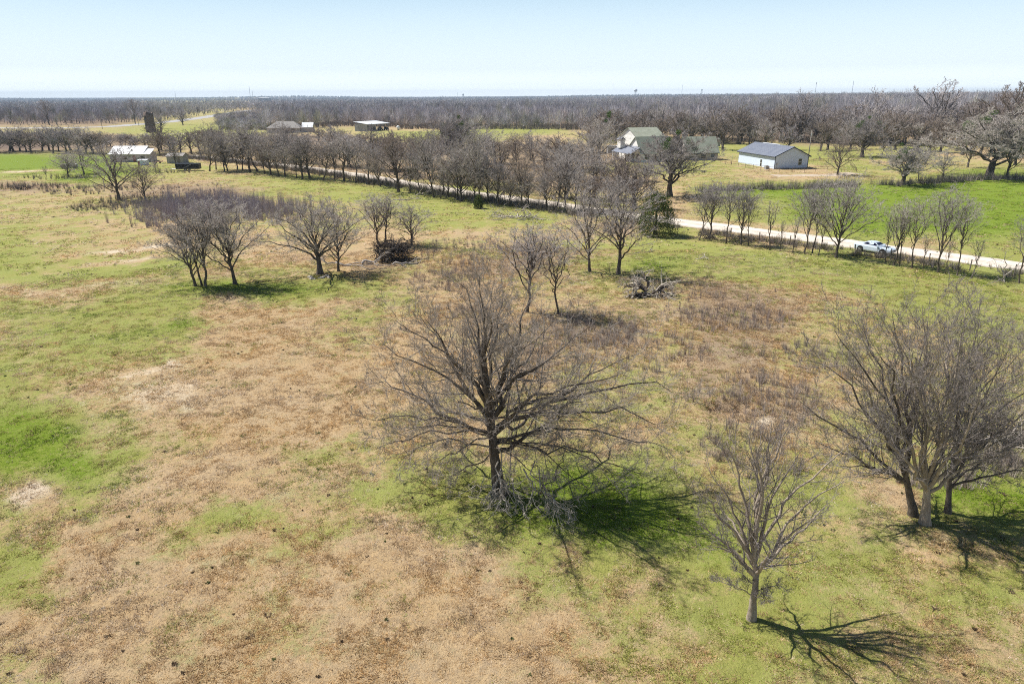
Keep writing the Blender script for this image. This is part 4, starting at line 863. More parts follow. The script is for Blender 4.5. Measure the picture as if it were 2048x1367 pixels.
def stones(c, n, sx, sy, s, label):
    rg = np.random.RandomState(n); 
    for k in range(n):
        m = MB(); rr = s * rg.uniform(.6, 1.3); rings = []
        for z, q in ((-.3, .9), (.1, 1.0), (.45, .8), (.62, .35)):
            rings.append([(math.cos(a) * rr * q * (1 + .2 * math.sin(3 * a + k)), math.sin(a) * rr * q * .75 * (1 + .15 * math.cos(2 * a + k)), z * rr) for a in np.arange(10) * .6283])
        m.loft(rings); o = m.build('stone', M['stone'])
        p = c + np.array([rg.uniform(-sx, sx), rg.uniform(-sy, sy), 0]); o.location = p; o.rotation_euler = (0, 0, rg.rand() * 6)
        tag(o, ('%s pale stone in the heap under the thick-trunked spreading tree' % ['largest', 'flattest', 'leftmost', 'nearest', 'farthest', 'rightmost', 'smallest', 'darkest', 'roundest'][k]), 'stone', 'stones under the thick-trunked tree')
M['stone'] = noisy('weathered_stone', (.30, .26, .22), (.50, .46, .41), 4, bmp=.03)
stones(G(638, 556), 9, 1.2, .8, .28, None)

# ------------------------------------------------------------------ buildings
M['white_siding'] = noisy('white_metal_siding', (.74, .76, .79), (.80, .82, .84), 1.5, .5)
M['white_paint'] = noisy('white_boards', (.76, .74, .70), (.84, .83, .80), 2, .6)
M['white_roof'] = noisy('white_metal_roof', (.70, .73, .77), (.82, .84, .86), .8, .4, 0, .4)
M['grey_roof'] = noisy('grey_metal_roof', (.16, .18, .235), (.22, .24, .29), .6, .45, 0, .5)
M['green_roof'] = noisy('green_metal_roof', (.27, .29, .225), (.35, .37, .30), .7, .5, 0, .5)
M['shingle'] = noisy('grey_shingles', (.27, .25, .24), (.36, .34, .32), 1.5, .9)
M['trim'] = mat('dark_trim', (.03, .04, .06), .6)
M['white_trim'] = mat('white_trim', (.78, .78, .76), .6)
M['glass'] = mat('window_glass', (.02, .025, .035), .08, 0, .8)
M['tan_wall'] = noisy('pinkish_grey_siding', (.38, .33, .32), (.50, .44, .42), 1.2, .8)
M['grey_wall'] = noisy('weathered_grey_boards', (.26, .25, .25), (.40, .39, .38), 1.5, .85, stretch=(4, 4, .4))
M['shade_blue_wall'] = noisy('shade_blue_siding', (.57, .67, .82), (.63, .72, .86), 1.5, .6)  # white siding with the sky's blue shade put into its colour
M['red_door'] = noisy('faded_red_paint', (.26, .09, .07), (.34, .14, .11), 3)
M['steel'] = noisy('galvanised_steel', (.40, .41, .42), (.52, .53, .54), 3, .45, .6, .5)
M['pipe'] = noisy('rusty_pipe', (.12, .08, .065), (.20, .14, .11), 6, .8)
M['post'] = noisy('weathered_post', (.12, .10, .085), (.24, .21, .18), 6, .9)
M['pole_wood'] = noisy('grey_pole_wood', (.22, .20, .18), (.36, .33, .30), 5, .9, stretch=(1, 1, .2))
M['silo'] = noisy('stained_brown_tiles', (.085, .06, .05), (.20, .15, .125), 1.1, .9, bmp=.05)
M['black'] = mat('black_paint', (.02, .02, .022), .45)
M['rubber'] = mat('tyre_rubber', (.02, .02, .02), .9)
def place(name, label, cat, px, py, rz): return thing(name, label, cat, G(px, py), rz)
def ribbed(m, x0, x1, f, n, t=.03):
    """standing seams: thin bars laid along a roof plane given by f(u, v)"""
    for k in range(n + 1):
        u = k / n; a = np.array(f(u, 0.)); b = np.array(f(u, 1.)); m.bar(a + [0, 0, t], b + [0, 0, t], t, n=4)
def slab(m, pts, th=.12):
    """a roof plane with thickness from 4 corners"""
    P = [np.array(p, float) for p in pts]; n = np.cross(P[1] - P[0], P[3] - P[0]); n /= np.linalg.norm(n)
    if n[2] < 0: n = -n
    Q = [p + n * th for p in P]; V = P + Q; i = len(m.v); m.v += [tuple(v) for v in V]
    for q in ((3, 2, 1, 0), (4, 5, 6, 7), (0, 1, 5, 4), (1, 2, 6, 5), (2, 3, 7, 6), (3, 0, 4, 7)): m.f.append([i + k for k in q]); m.mi.append(m.cur)
def gable_block(t, w, l, he, hr, wall, roof, ov=.45, axis='y', name_w='wall', ribs=0, x0=0, y0=0):
    """w along x, l along y; ridge along y at the middle of w"""
    m = MB(); hw = w / 2
    for y in (y0, y0 + l): m.poly([(x0, y, 0), (x0 + w, y, 0), (x0 + w, y, he), (x0 + hw, y, hr), (x0, y, he)])
    for x in (x0, x0 + w): m.poly([(x, y0, 0), (x, y0 + l, 0), (x, y0 + l, he), (x, y0, he)])
    m.build(name_w, wall, t)
    m = MB(); sl = (hr - he) / hw; e = he - sl * ov
    slab(m, [(x0 - ov, y0 - ov, e + .02), (x0 - ov, y0 + l + ov, e + .02), (x0 + hw, y0 + l + ov, hr + .02), (x0 + hw, y0 - ov, hr + .02)])
    slab(m, [(x0 + w + ov, y0 - ov, e + .02), (x0 + hw + .002, y0 - ov, hr + .02), (x0 + hw + .002, y0 + l + ov, hr + .02), (x0 + w + ov, y0 + l + ov, e + .02)])
    if ribs:
        for k in range(ribs + 1):
            y = y0 - ov + .05 + (l + 2 * ov - .1) * k / ribs
            for sx in (-1, 1): m.bar((x0 + hw + sx * (hw + ov), y, e + .15), (x0 + hw, y, hr + .16), .035, n=4)
    m.bar((x0 + hw, y0 - ov, hr + .15), (x0 + hw, y0 + l + ov, hr + .15), .1, n=6)
    return m.build('roof', roof, t)
def window(t, x, y, z, w, hh_, side='y-', frame='white_trim', name='window'):
    m = MB(); d = .05; fr = .08
    def B(u0, u1, v0, v1, a, b):
        if side == 'y-': m.box(x + u0, x + u1, y - b, y - a, z + v0, z + v1)
        elif side == 'x-': m.box(x - b, x - a, y + u0, y + u1, z + v0, z + v1)
        else: m.box(x + a, x + b, y + u0, y + u1, z + v0, z + v1)
    B(-fr, 0, -fr, hh_ + fr, .003, d); B(w, w + fr, -fr, hh_ + fr, .003, d); B(0, w, -fr, 0, .003, d); B(0, w, hh_, hh_ + fr, .003, d); B(0, w, hh_ * .5 - .03, hh_ * .5 + .03, .003, d)
    o = m.build(name, M[frame], t)
    m2 = MB(); m = m2; B(0, w, 0, hh_, .004, .02); m2.build('pane', M['glass'], o); return o

# white metal barn, blue shade painted into its walls
A = G(1548, 338); B_ = G(1614, 336.5); C_ = G(1469, 325)
rz = math.atan2(B_[1] - A[1], B_[0] - A[0]); W_ = float(np.linalg.norm(B_ - A)) ; L_ = float(np.linalg.norm(C_ - A))
t = thing('metal_barn', 'long white metal barn, blue shade painted into its walls, grey roof and dark trim', 'barn', A, rz)
gable_block(t, W_, L_, 3.6, 6.0, M['shade_blue_wall'], M['grey_roof'], .55, ribs=26)
m = MB(); hw = W_ / 2; sl = 2.4 / hw; e = 3.6 - sl * .55
m.box(-.56, -.46, -.56, L_ + .56, e - .12, e + .03); m.box(W_ + .46, W_ + .56, -.56, L_ + .56, e - .12, e + .03)
for sx in (-1, 1): m.bar((hw + sx * (hw + .55), -.58, e), (hw, -.58, 6.0), .10, n=4)
for x in (.0, W_): m.bar((x, -.05, 0), (x, -.05, 3.55), .09, n=4)
m.box(0, W_, -.05, -.003, 0, .12); m.build('trim', M['trim'], t)
window(t, W_ * .71, 0, 1.0, 1.05, 1.75)
w = window(t, 0, L_ * .33, .08, .95, 2.0, side='x-', name='door')
m = MB(); m.box(.55, .85, -.25, -.003, 1.2, 1.7); m.bar((.7, -.15, 0), (.7, -.15, 1.2), .05); m.build('meter_box', M['steel'], t)
gable_block(t, 8, 9, 3.4, 5.8, M['shade_blue_wall'], M['white_roof'], .4, x0=W_ - 6.5, y0=L_ - 9.3, ribs=10, name_w='wing_wall')
t = thing('cooling_unit', 'grey air conditioning unit on the ground at the barn corner', 'air conditioner', G(1533, 338.5), rz)
m = MB(); m.box(-.5, .5, -.5, .5, .05, 1.0); m.box(-.6, .6, -.6, .6, 0, .05); m.build('casing', M['steel'], t)
m = MB()
for k in range(6): m.box(-.45, .45, -.53, -.5, .15 + k * .13, .2 + k * .13)
m.bar((0, 0, 1.0), (0, 0, 1.04), .35, n=16); m.build('grille', M['black'], t)

# white farmhouse with green roofs
A = G(1281, 325); rz = R_(20)
t = thing('farmhouse', 'white farmhouse with steep two-tier green metal roof', 'house', A, rz)
m = MB(); L1 = 12; D1 = 11
prof = [(0, 0), (0, 3.0), (3.6, 7.6), (9.5, 3.0), (9.5, 0)]
for x in (0, L1): m.poly([(x, y, z) for y, z in prof])
m.poly([(0, 0, 0), (L1, 0, 0), (L1, 0, 3), (0, 0, 3)]); m.poly([(0, 9.5, 0), (L1, 9.5, 0), (L1, 9.5, 3), (0, 9.5, 3)]); m.build('wall', M['white_paint'], t)
m = MB(); slab(m, [(-.4, -.4, 2.5), (L1 + .4, -.4, 2.5), (L1 + .4, 3.62, 7.64), (-.4, 3.62, 7.64)]); slab(m, [(-.4, 9.9, 2.7), (-.4, 3.62, 7.62), (L1 + .4, 3.62, 7.62), (L1 + .4, 9.9, 2.7)])
for k in range(23): m.bar((-.3 + k * .56, -.4, 2.65), (-.3 + k * .56, 3.6, 7.78), .04, n=4)
m.build('roof', M['green_roof'], t)
m = MB(); prof = [(4.2, 5), (4.2, 7.2), (10.5, 10.1), (16.8, 7.2), (16.8, 0), (4.2, 0)]; X0 = 1.2; X1 = 11
for x in (X0, X1): m.poly([(x, y, z) for y, z in prof])
m.poly([(X0, 4.2, 3), (X1, 4.2, 3), (X1, 4.2, 7.2), (X0, 4.2, 7.2)]); m.poly([(X0, 16.8, 0), (X1, 16.8, 0), (X1, 16.8, 7.2), (X0, 16.8, 7.2)]); m.build('upper_wall', M['white_paint'], t)
m = MB(); slab(m, [(X0 - .5, 3.6, 6.9), (X1 + .5, 3.6, 6.9), (X1 + .5, 10.5, 10.14), (X0 - .5, 10.5, 10.14)]); slab(m, [(X0 - .5, 17.4, 6.9), (X0 - .5, 10.5, 10.12), (X1 + .5, 10.5, 10.12), (X1 + .5, 17.4, 6.9)])
for k in range(19): m.bar((X0 - .4 + k * .55, 3.6, 7.05), (X0 - .4 + k * .55, 10.5, 10.3), .04, n=4)
m.build('upper_roof', M['green_roof'], t)
m = MB(); slab(m, [(-3.6, .4, 2.5), (0.05, .4, 4.6), (.05, 13, 4.9), (-3.6, 13, 2.7)]); o = m.build('porch_roof', M['grey_roof'], t)
for y in (.7, 3.6, 6.5, 9.4, 12.4): m = MB(); m.box(-3.5, -3.3, y, y + .2, 0, 2.6); m.build('porch_post', M['white_trim'], t)
m = MB(); m.box(-2.6, -1.0, 9, 11.2, 4, 6.6); m.build('dormer', M['white_paint'], t)
m = MB(); slab(m, [(-2.8, 8.8, 6.5), (-1.8, 8.8, 7.3), (-1.8, 11.4, 7.3), (-2.8, 11.4, 6.5)]); slab(m, [(-.8, 8.8, 6.5), (-.8, 11.4, 6.5), (-1.8, 11.4, 7.32), (-1.8, 8.8, 7.32)]); m.build('dormer_roof', M['grey_roof'], t)
for y in (1.4, 4.2, 7.0): window(t, -.0, y, .9, 1.3, 1.6, side='x-', frame='trim')
for x in (1.5, 4.6, 7.6): window(t, x, 0, .9, 1.3, 1.4, frame='trim')
# garage
A = G(1372, 321); rz = R_(7)
t = thing('garage', 'low garage with pale wall and green metal roof right of the farmhouse', 'garage', A, rz); L1 = 10.8
m = MB(); prof = [(0, 0), (0, 2.7), (4, 7.2), (8.5, 2.7), (8.5, 0)]
for x in (0, L1): m.poly([(x, y, z) for y, z in prof])
m.poly([(0, 0, 0), (L1, 0, 0), (L1, 0, 2.7), (0, 0, 2.7)]); m.poly([(0, 8.5, 0), (L1, 8.5, 0), (L1, 8.5, 2.7), (0, 8.5, 2.7)]); m.build('wall', M['tan_wall'], t)
m = MB(); slab(m, [(-.4, -.4, 2.27), (L1 + .4, -.4, 2.27), (L1 + .4, 4.02, 7.24), (-.4, 4.02, 7.24)]); slab(m, [(-.4, 8.9, 2.3), (-.4, 4.02, 7.22), (L1 + .4, 4.02, 7.22), (L1 + .4, 8.9, 2.3)])
for k in range(20): m.bar((-.3 + k * .58, -.4, 2.42), (-.3 + k * .58, 4.0, 7.38), .04, n=4)
m.build('roof', M['green_roof'], t); m = MB(); m.box(-.42, L1 + .42, -.5, -.41, 2.1, 2.35); m.build('gutter', M['trim'], t)
window(t, 5.2, 0, .8, 1.3, 1.1, frame='trim'); window(t, 8.6, 0, 1.0, .9, .8, frame='trim')
# camper and low white shed
def camper(px, py, rz, L, label, hgt=3.1):
    t = place('camper_trailer', label, 'camper', px, py, rz); m = MB(); rings = []
    for x in (0, .12, L - .5, L): 
        c = .25 if 0 < x < L else .45
        rings.append([(x, -1.2 + 0, .6), (x, 1.2, .6), (x, 1.2, hgt - c), (x, 1.2 - c, hgt), (x, -1.2 + c, hgt), (x, -1.2, hgt - c)])
    m.loft(rings); m.build('body', M['grey_wall'], t); m = MB(); slab(m, [(.1, -1.1, hgt), (L - .1, -1.1, hgt), (L - .1, 1.1, hgt), (.1, 1.1, hgt)], .15); m.build('roof', M['white_roof'], t)
    for x in (L * .45, L * .58): m = MB(); m.bar((x, -1.25, .36), (x, -1.0, .36), .36, n=16); m.build('wheel', M['rubber'], t)
    m = MB(); m.bar((0, 0, .6), (-1.4, 0, .5), .06); m.bar((-1.2, 0, 0), (-1.2, 0, .6), .05); m.build('hitch', M['black'], t)
    for x in (L * .2, L * .7): window(t, x, -1.2, 1.5, .9, .7, frame='trim')
camper(1385, 296, R_(4), 11, 'white-roofed camper trailer parked behind the garage', 3.6)
camper(1214, 309, R_(8), 7, 'small white camper left of the farmhouse porch', 2.9)

# house with white roof at the left
t = place('white_roof_house', 'low house with white metal roof behind the dark spreading tree', 'house', 222, 324, 0); L1 = 13.2; zc = 2.6
m = MB(); D_ = 7.5; prof = [(0, 0), (0, zc), (4.2, 4.7), (D_, zc), (D_, 0)]
for x in (0, L1 - 2.2): m.poly([(x, y, z) for y, z in prof])
m.poly([(0, 0, 0), (L1, 0, 0), (L1, 0, zc), (0, 0, zc)]); m.poly([(L1, 0, 0), (L1, 4.5, 0), (L1, 4.5, 2.9), (L1, 0, zc)]); m.poly([(0, D_, 0), (L1 - 2.2, D_, 0), (L1 - 2.2, D_, zc), (0, D_, zc)]); m.build('wall', M['tan_wall'], t)
m = MB(); slab(m, [(-.4, -.5, zc - .2), (L1 - 2.1, -.5, zc - .2), (L1 - 2.1, 4.2, 4.75), (-.4, 4.2, 4.75)]); slab(m, [(-.4, D_ + .4, zc - .2), (-.4, 4.2, 4.73), (L1 - 2.1, 4.2, 4.73), (L1 - 2.1, D_ + .4, zc - .2)])
slab(m, [(L1 - 2.08, -.5, zc - .2), (L1 + .4, -.5, zc - .2), (L1 + .3, 3.2, 3.9), (L1 - 2.08, 3.2, 3.9)])
for k in range(16): m.bar((-.3 + k * .73, -.5, zc - .06), (-.3 + k * .73, 4.2, 4.88), .035, n=4)
m.build('roof', M['white_roof'], t)
for x, y, z in ((5.4, 2.6, 4.15), (6.8, 1.4, 3.6)): m = MB(); m.bar((x, y, z - .2), (x, y, z + .35), .13, n=10); m.build('roof_vent', M['black'], t)
m = MB(); m.box(7.5, 8.5, -.06, -.003, .05, 2.1); m.build('door', M['red_door'], t); window(t, 4.2, 0, 1.0, 1.2, .9, frame='trim'); window(t, 10.2, 0, 1.0, 1.1, .9, frame='trim')
t = place('chest_shed', 'small pale box shed with red door in front of the white-roofed house', 'shed', 276, 331, 0)
m = MB(); m.box(0, 2.7, 0, 1.7, 0, 1.5); m.build('wall', M['shade_blue_wall'], t); m = MB(); slab(m, [(-.15, -.15, 1.5), (2.85, -.15, 1.5), (2.85, 1.85, 1.75), (-.15, 1.85, 1.75)], .08); m.build('roof', M['white_roof'], t)
m = MB(); m.box(-.05, -.003, .3, 1.2, .05, 1.35); m.box(.1, .7, -.05, -.003, .05, 1.35); m.build('door', M['red_door'], t)
t = place('grey_shed', 'small grey wooden shed with sunlit left end painted white near the dark trailer', 'shed', 335, 327, R_(-2))
m = MB(); prof = [(0, 0), (0, 2.4), (1.8, 3.1), (3.6, 2.4), (3.6, 0)]
m.poly([(5.3, y, z) for y, z in prof]); m.poly([(0, 0, 0), (5.3, 0, 0), (5.3, 0, 2.4), (0, 0, 2.4)]); m.poly([(0, 3.6, 0), (5.3, 3.6, 0), (5.3, 3.6, 2.4), (0, 3.6, 2.4)]); m.build('wall', M['grey_wall'], t)
m = MB(); m.poly([(0, y, z) for y, z in prof]); m.box(-.06, .0, -.02, .12, 0, 2.4); m.build('lit_end_wall', M['white_paint'], t)  # sunlight on the left end, painted in as white
m = MB(); slab(m, [(-.25, -.3, 2.3), (5.55, -.3, 2.3), (5.55, 1.8, 3.13), (-.25, 1.8, 3.13)], .07); slab(m, [(-.25, 3.9, 2.3), (-.25, 1.8, 3.12), (5.55, 1.8, 3.12), (5.55, 3.9, 2.3)], .07); m.build('roof', M['shingle'], t)
m = MB(); m.box(3.4, 4.3, -.05, -.003, .05, 2.0); m.build('door', M['post'], t)
# stock trailer
t = place('stock_trailer', 'long black stock trailer with slatted sides beside the small grey shed', 'trailer', 352, 342, R_(4)); L1 = 6.6
m = MB(); m.box(0, L1, 0, 2.0, .5, .62); m.box(0, L1, 0, .06, .62, 1.0); m.box(0, L1, 1.94, 2, .62, 2.0); m.box(0, .06, .06, 1.94, .62, 2.0); m.box(L1 - .06, L1, .06, 1.94, .62, 2.0)
for z in (1.15, 1.4, 1.65): m.box(0, L1, .01, .05, z, z + .14)
for k in range(9): m.box(k * (L1 - .1) / 8, k * (L1 - .1) / 8 + .09, -.03, .0, .62, 1.95)
m.build('body', M['black'], t); m = MB(); slab(m, [(-.05, -.05, 1.96), (L1 + .05, -.05, 1.96), (L1 + .05, 2.05, 2.02), (-.05, 2.05, 2.02)], .05); m.build('roof', M['black'], t)
for x in (L1 * .42, L1 * .58): m = MB(); m.bar((x, -.22, .38), (x, -.03, .38), .38, n=18); o = m.build('wheel', M['rubber'], t); m = MB(); m.bar((x, -.24, .38), (x, -.221, .38), .18, n=12); m.build('rim', M['steel'], o)
m = MB(); m.bar((0, .4, .56), (-1.8, 1, .62), .07); m.bar((0, 1.6, .56), (-1.8, 1, .62), .07); m.bar((-1.7, 1, 0), (-1.7, 1, .9), .05); m.bar((2.2, -.1, .75), (4.4, -.1, 1.8), .05); m.build('hitch', M['steel'], t)
t = place('flatbed_cart', 'low rusty cart beside the white-roofed house', 'cart', 309, 327, R_(5)); m = MB(); m.box(0, 2.4, 0, 1.1, .5, .62); m.box(2.3, 2.4, 0, 1.1, .62, .8); m.build('bed', M['red_door'], t)
for x in (.5, 1.8): m = MB(); m.bar((x, -.12, .28), (x, -.01, .28), .28, n=14); m.build('wheel', M['rubber'], t)
# round hay bales
M['hay'] = noisy('weathered_hay', (.20, .17, .13), (.34, .30, .24), 6, .95, bmp=.03); M['wrap'] = noisy('pale_net_wrap', (.42, .42, .42), (.58, .58, .58), 3, .8)
for (px, py, rz, l) in [(127, 337.5, 20, 'leftmost of three round hay bales in white net wrap'), (138, 335.5, 20, 'middle round hay bale set back between two others'), (149.5, 337.5, 14, 'rightmost of three round hay bales in white net wrap')]:
    t = thing('hay_bale', l, 'hay bale', G(px, py), R_(rz), 'round hay bales'); m = MB()
    rings = [[(math.cos(a) * r, y, .72 + math.sin(a) * r * .97) for a in np.arange(20) * .31416] for y, r in ((0, .70), (.06, .75), (1.35, .76), (1.42, .70))]
    m.loft(rings, cap=False); m.build('net_wrap', M['wrap'], t, True); m = MB()
    for y in (.02, 1.40): m.bar((0, y - .01, .72), (0, y + .01, .72), .70, n=20)
    m.build('straw_end', M['hay'], t)
# silo
t = place('old_silo', 'roofless dark brown silo standing alone in the far field', 'silo', 298, 265, 0); m = MB(); rings = []; na_ = 24
for z, r in ((0, 2.9), (3, 2.85), (6, 2.8), (9, 2.75)): rings.append([(math.cos(a) * r, math.sin(a) * r + 2.9, z) for a in np.arange(na_) * 2 * math.pi / na_])
rings.append([(math.cos(a) * 2.7, math.sin(a) * 2.7 + 2.9, 11.6 + .45 * math.sin(a * 3) + .3 * math.sin(a * 7)) for a in np.arange(na_) * 2 * math.pi / na_])
rings += [[(x * .93, (y - 2.9) * .93 + 2.9, z - .01) for x, y, z in q] for q in rings[::-1]]
m.loft(rings, cap=False); m.build('wall', M['silo'], t, True)
m = MB()
for z in np.arange(1, 11.2, 1.0):
    rr = 2.92 - z * .018
    for k in range(20): a = k * .31416; b = a + .31416; m.bar((math.cos(a) * rr, math.sin(a) * rr + 2.9, z), (math.cos(b) * rr, math.sin(b) * rr + 2.9, z), .035, n=4)
m.build('hoops', M['pipe'], t); m = MB(); m.box(-1.6, -.8, -.12, .6, 0, 9.5); m.build('chute', M['post'], t)
# open equipment shed
A = G(735, 263); B_ = G(777, 260); C_ = G(716, 262)
t = thing('open_shed', 'open-fronted metal shed with gleaming white roof in the far field', 'shed', A, math.atan2(B_[1] - A[1], B_[0] - A[0])); L1 = float(np.linalg.norm(B_ - A)); D1 = 9.5
m = MB(); m.box(-.08, 0, 0, D1, 0, 4.2); m.box(0, L1, D1, D1 + .08, 0, 3.4); m.build('wall', M['grey_wall'], t)
m = MB(); slab(m, [(-.7, -1.0, 4.1), (L1 + .7, -1.0, 4.1), (L1 + .7, D1 + .5, 5.5), (-.7, D1 + .5, 5.5)], .15); m.build('roof', M['white_roof'], t)
for k in range(5): m = MB(); m.box(k * L1 / 4 - .12, k * L1 / 4 + .12, .0, .24, 0, 4.15); m.build('post', M['steel'], t)
M['machine'] = noisy('dark_green_paint', (.03, .035, .03), (.08, .08, .07), 2, .6)
for q in range(3):
    t = thing('farm_implement', ['dark baler parked in the left bay of the open shed', 'dark tractor parked in the middle bay of the open shed', 'dark harrow parked in the right bay of the open shed'][q], 'implement', A + (B_ - A) * (.18 + .3 * q) + np.array([1.2, 2.4, 0]), .3 * q + .5)
    m = MB(); m.box(-1.6, 1.2, -.8, .8, .7, 1.6 + .2 * q); m.box(-.9, .5, -.6, .6, 1.6, 2.2 + .3 * (q == 1)); m.bar((1.2, 0, .9), (2.6, 0, .6), .1); m.build('body', M['machine'], t)
    for x in (-.9, .8):
        for y in (-.95, .95): m = MB(); m.bar((x, y - .15, .6), (x, y + .15, .6), .6 if x < 0 else .42, n=16); m.build('wheel', M['rubber'], t)
t = place('water_tank', 'small white tank on the grass right of the open shed', 'tank', 797, 260, .2); m = MB(); m.loft([[(math.cos(a) * r + 0, y, 1.5 + math.sin(a) * r) for a in np.arange(14) * .4488] for y, r in ((0, .6), (.3, 1.1), (3.2, 1.1), (3.5, .6))]); m.build('vessel', M['white_siding'], t, True); m = MB(); m.box(-.6, .6, .6, .8, 0, .7); m.box(-.6, .6, 2.7, 2.9, 0, .7); m.build('cradle', M['pipe'], t)
# grey-roofed house behind the roadside row
t = place('grey_roof_house', 'wide grey-roofed house half hidden behind the roadside row', 'house', 535, 266, R_(6)); L1 = 19
m = MB(); m.box(0, L1, 0, 10, 0, 2.8); m.box(L1 + .0, L1 + 7, 2, 10, 0, 2.8); m.build('wall', M['tan_wall'], t)
m = MB(); V4 = [(-.6, -.6, 2.7), (L1 + .6, -.6, 2.7), (L1 + .6, 10.6, 2.7), (-.6, 10.6, 2.7), (5, 5, 6.4), (L1 - 4, 5, 6.4)]
for q in ((0, 1, 5, 4), (1, 2, 5), (2, 3, 4, 5), (3, 0, 4), (3, 2, 1, 0)): m.poly([V4[k] for k in q])
m.build('roof', M['shingle'], t); m = MB(); slab(m, [(L1 + .65, 1.6, 2.9), (L1 + 7.4, 1.6, 2.9), (L1 + 7.4, 6, 5.6), (L1 + .65, 6, 5.6)]); slab(m, [(L1 + .65, 10.4, 2.9), (L1 + .65, 6, 5.58), (L1 + 7.4, 6, 5.58), (L1 + 7.4, 10.4, 2.9)]); m.build('white_wing_roof', M['white_roof'], t)
for x in (3, 8, 14): window(t, x, 0, .9, 1.5, 1.3, frame='trim')

# ------------------------------------------------------------------ car on the dirt road
def wheelset(t, x, y, s):
    m = MB(); m.bar((x, y, .35), (x, y + s * .24, .35), .35, n=26); o = m.build('wheel', M['rubber'], t)
    m = MB(); m.bar((x, y + s * .241, .35), (x, y + s * .25, .35), .235, n=20)
    m.build('rim', M['alloy'], o)
    m = MB()
    for k in range(5): a = k * 1.2566 + .4; m.bar((x, y + s * .255, .35), (x + math.cos(a) * .22, y + s * .255, .35 + math.sin(a) * .22), .03, n=5)
    m.build('spokes', M['alloy2'], o)
M['carpaint'] = mat('sky_tinted_car_paint', (.62, .72, .84), .25, 0, .6); M['carglass'] = mat('dark_car_glass', (.008, .01, .035), .06, 0, .9)  # white car, bluish sky reflection mixed into the base colour
M['alloy'] = mat('dark_alloy', (.10, .10, .10), .4, .6); M['alloy2'] = mat('bright_alloy', (.55, .55, .55), .35, .8); M['lamp'] = mat('headlamp_lens', (.5, .5, .52), .1); M['redlamp'] = mat('tail_lamp_lens', (.3, .02, .02), .2)
ca = G(1712, 501.5); cb = G(1780, 513); rz = math.atan2(cb[1] - ca[1], cb[0] - ca[0])
cpos = (ca + cb) / 2 + np.array([.55, .75, 0]); cpos[2] = h(cpos[0], cpos[1]) + .05
t = thing('parked_car', 'white two-door car with dark windows stopped on the dirt road', 'car', cpos, rz)
def ring(x, w, zb, zs, zt, tw=.8, n=0):
    return [(x, -w * .93, zb), (x, -w, zb + .14), (x, -w, zs - .14), (x, -w * .95, zs), (x, -w * tw, zt), (x, 0, zt + .03), (x, w * tw, zt), (x, w * .95, zs), (x, w, zs - .14), (x, w, zb + .14), (x, w * .93, zb)]
m = MB(); m.loft([ring(-2.48, .80, .42, .82, .90), ring(-2.40, .90, .30, .92, 1.0), ring(-1.9, .95, .22, .95, 1.03), ring(-1.2, .97, .20, .93, 1.0), ring(0, .94, .20, .90, .97), ring(.9, .94, .20, .90, .96), ring(1.5, .96, .20, .88, .93), ring(2.1, .94, .22, .82, .86), ring(2.38, .88, .28, .74, .79), ring(2.50, .80, .36, .66, .72)])
m.build('body', M['carpaint'], t, False)
def rq(x, w, z): return (x, w, z)
m = MB(); m.loft([[(-1.95, -.78, 1.0), (-1.95, .78, 1.0), (-1.95, .77, 1.02), (-1.95, -.77, 1.02)], [(-.95, -.80, .98), (-.95, .80, .98), (-.95, .60, 1.40), (-.95, -.60, 1.40)], [(-.1, -.81, .98), (-.1, .81, .98), (-.1, .60, 1.43), (-.1, -.60, 1.43)], [(.25, -.81, .97), (.25, .81, .97), (.25, .58, 1.38), (.25, -.58, 1.38)], [(1.05, -.78, .95), (1.05, .78, .95), (1.05, .76, .97), (1.05, -.76, .97)]])
m.build('cabin', M['carpaint'], t)
def pane(name, pts, off):
    P = [np.array(p, float) for p in pts]; n = np.cross(P[1] - P[0], P[2] - P[0]); n /= np.linalg.norm(n); 
    if np.dot(n, off) < 0: n = -n
    m = MB(); m.poly([p + n * .012 for p in P]); m.poly([p - n * .03 for p in P][::-1])
    k = len(P)
    for i in range(k): m.poly([P[i] + n * .012, P[(i + 1) % k] + n * .012, P[(i + 1) % k] - n * .03, P[i] - n * .03])
    m.build(name, M['carglass'], t)
pane('windscreen', [(.98, -.70, .985), (.98, .70, .985), (.30, .54, 1.355), (.30, -.54, 1.355)], (1, 0, 1))
pane('rear_window', [(-1.85, -.62, 1.045), (-1.85, .62, 1.045), (-1.02, .52, 1.365), (-1.02, -.52, 1.365)], (-1, 0, 1))
for s in (-1, 1): pane('side_window', [(-1.3, s * .755, 1.065), (.82, s * .79, 1.015), (.22, s * .615, 1.335), (-.85, s * .63, 1.345)], (0, s, .3))
for x in (-1.48, 1.48):
    for s in (-1, 1):
        m = MB(); m.bar((x, s * .90, .37), (x, s * .975, .37), .43, n=28); m.build('wheel_arch', M['black'], t); wheelset(t, x, s * .755, s)
m = MB(); m.box(2.44, 2.515, -.66, .66, .50, .62); m.build('grille', M['black'], t)
m = MB(); m.box(2.38, 2.49, -.60, .60, .34, .44); m.build('lower_intake', M['black'], t)
for s in (-1, 1):
    for y in (.42, .58): m = MB(); m.bar((2.46, s * y, .57), (2.53, s * y, .57), .055, n=12); m.build('headlight', M['lamp'], t)
    m = MB(); m.box(.62, .86, s * .86 if s > 0 else -1.08, 1.08 if s > 0 else -.86, .96, 1.10); m.build('mirror', M['carpaint'], t)
    m = MB(); m.box(-.62, -.60, s * .9385 if s > 0 else -.9445, .9445 if s > 0 else -.9385, .36, .86); m.box(.80, .82, s * .9385 if s > 0 else -.9445, .9445 if s > 0 else -.9385, .36, .86); m.build('door_seam', M['black'], t)
m = MB(); m.box(-2.52, -2.44, -.74, .74, .68, .80); m.build('tail_light', M['redlamp'], t)
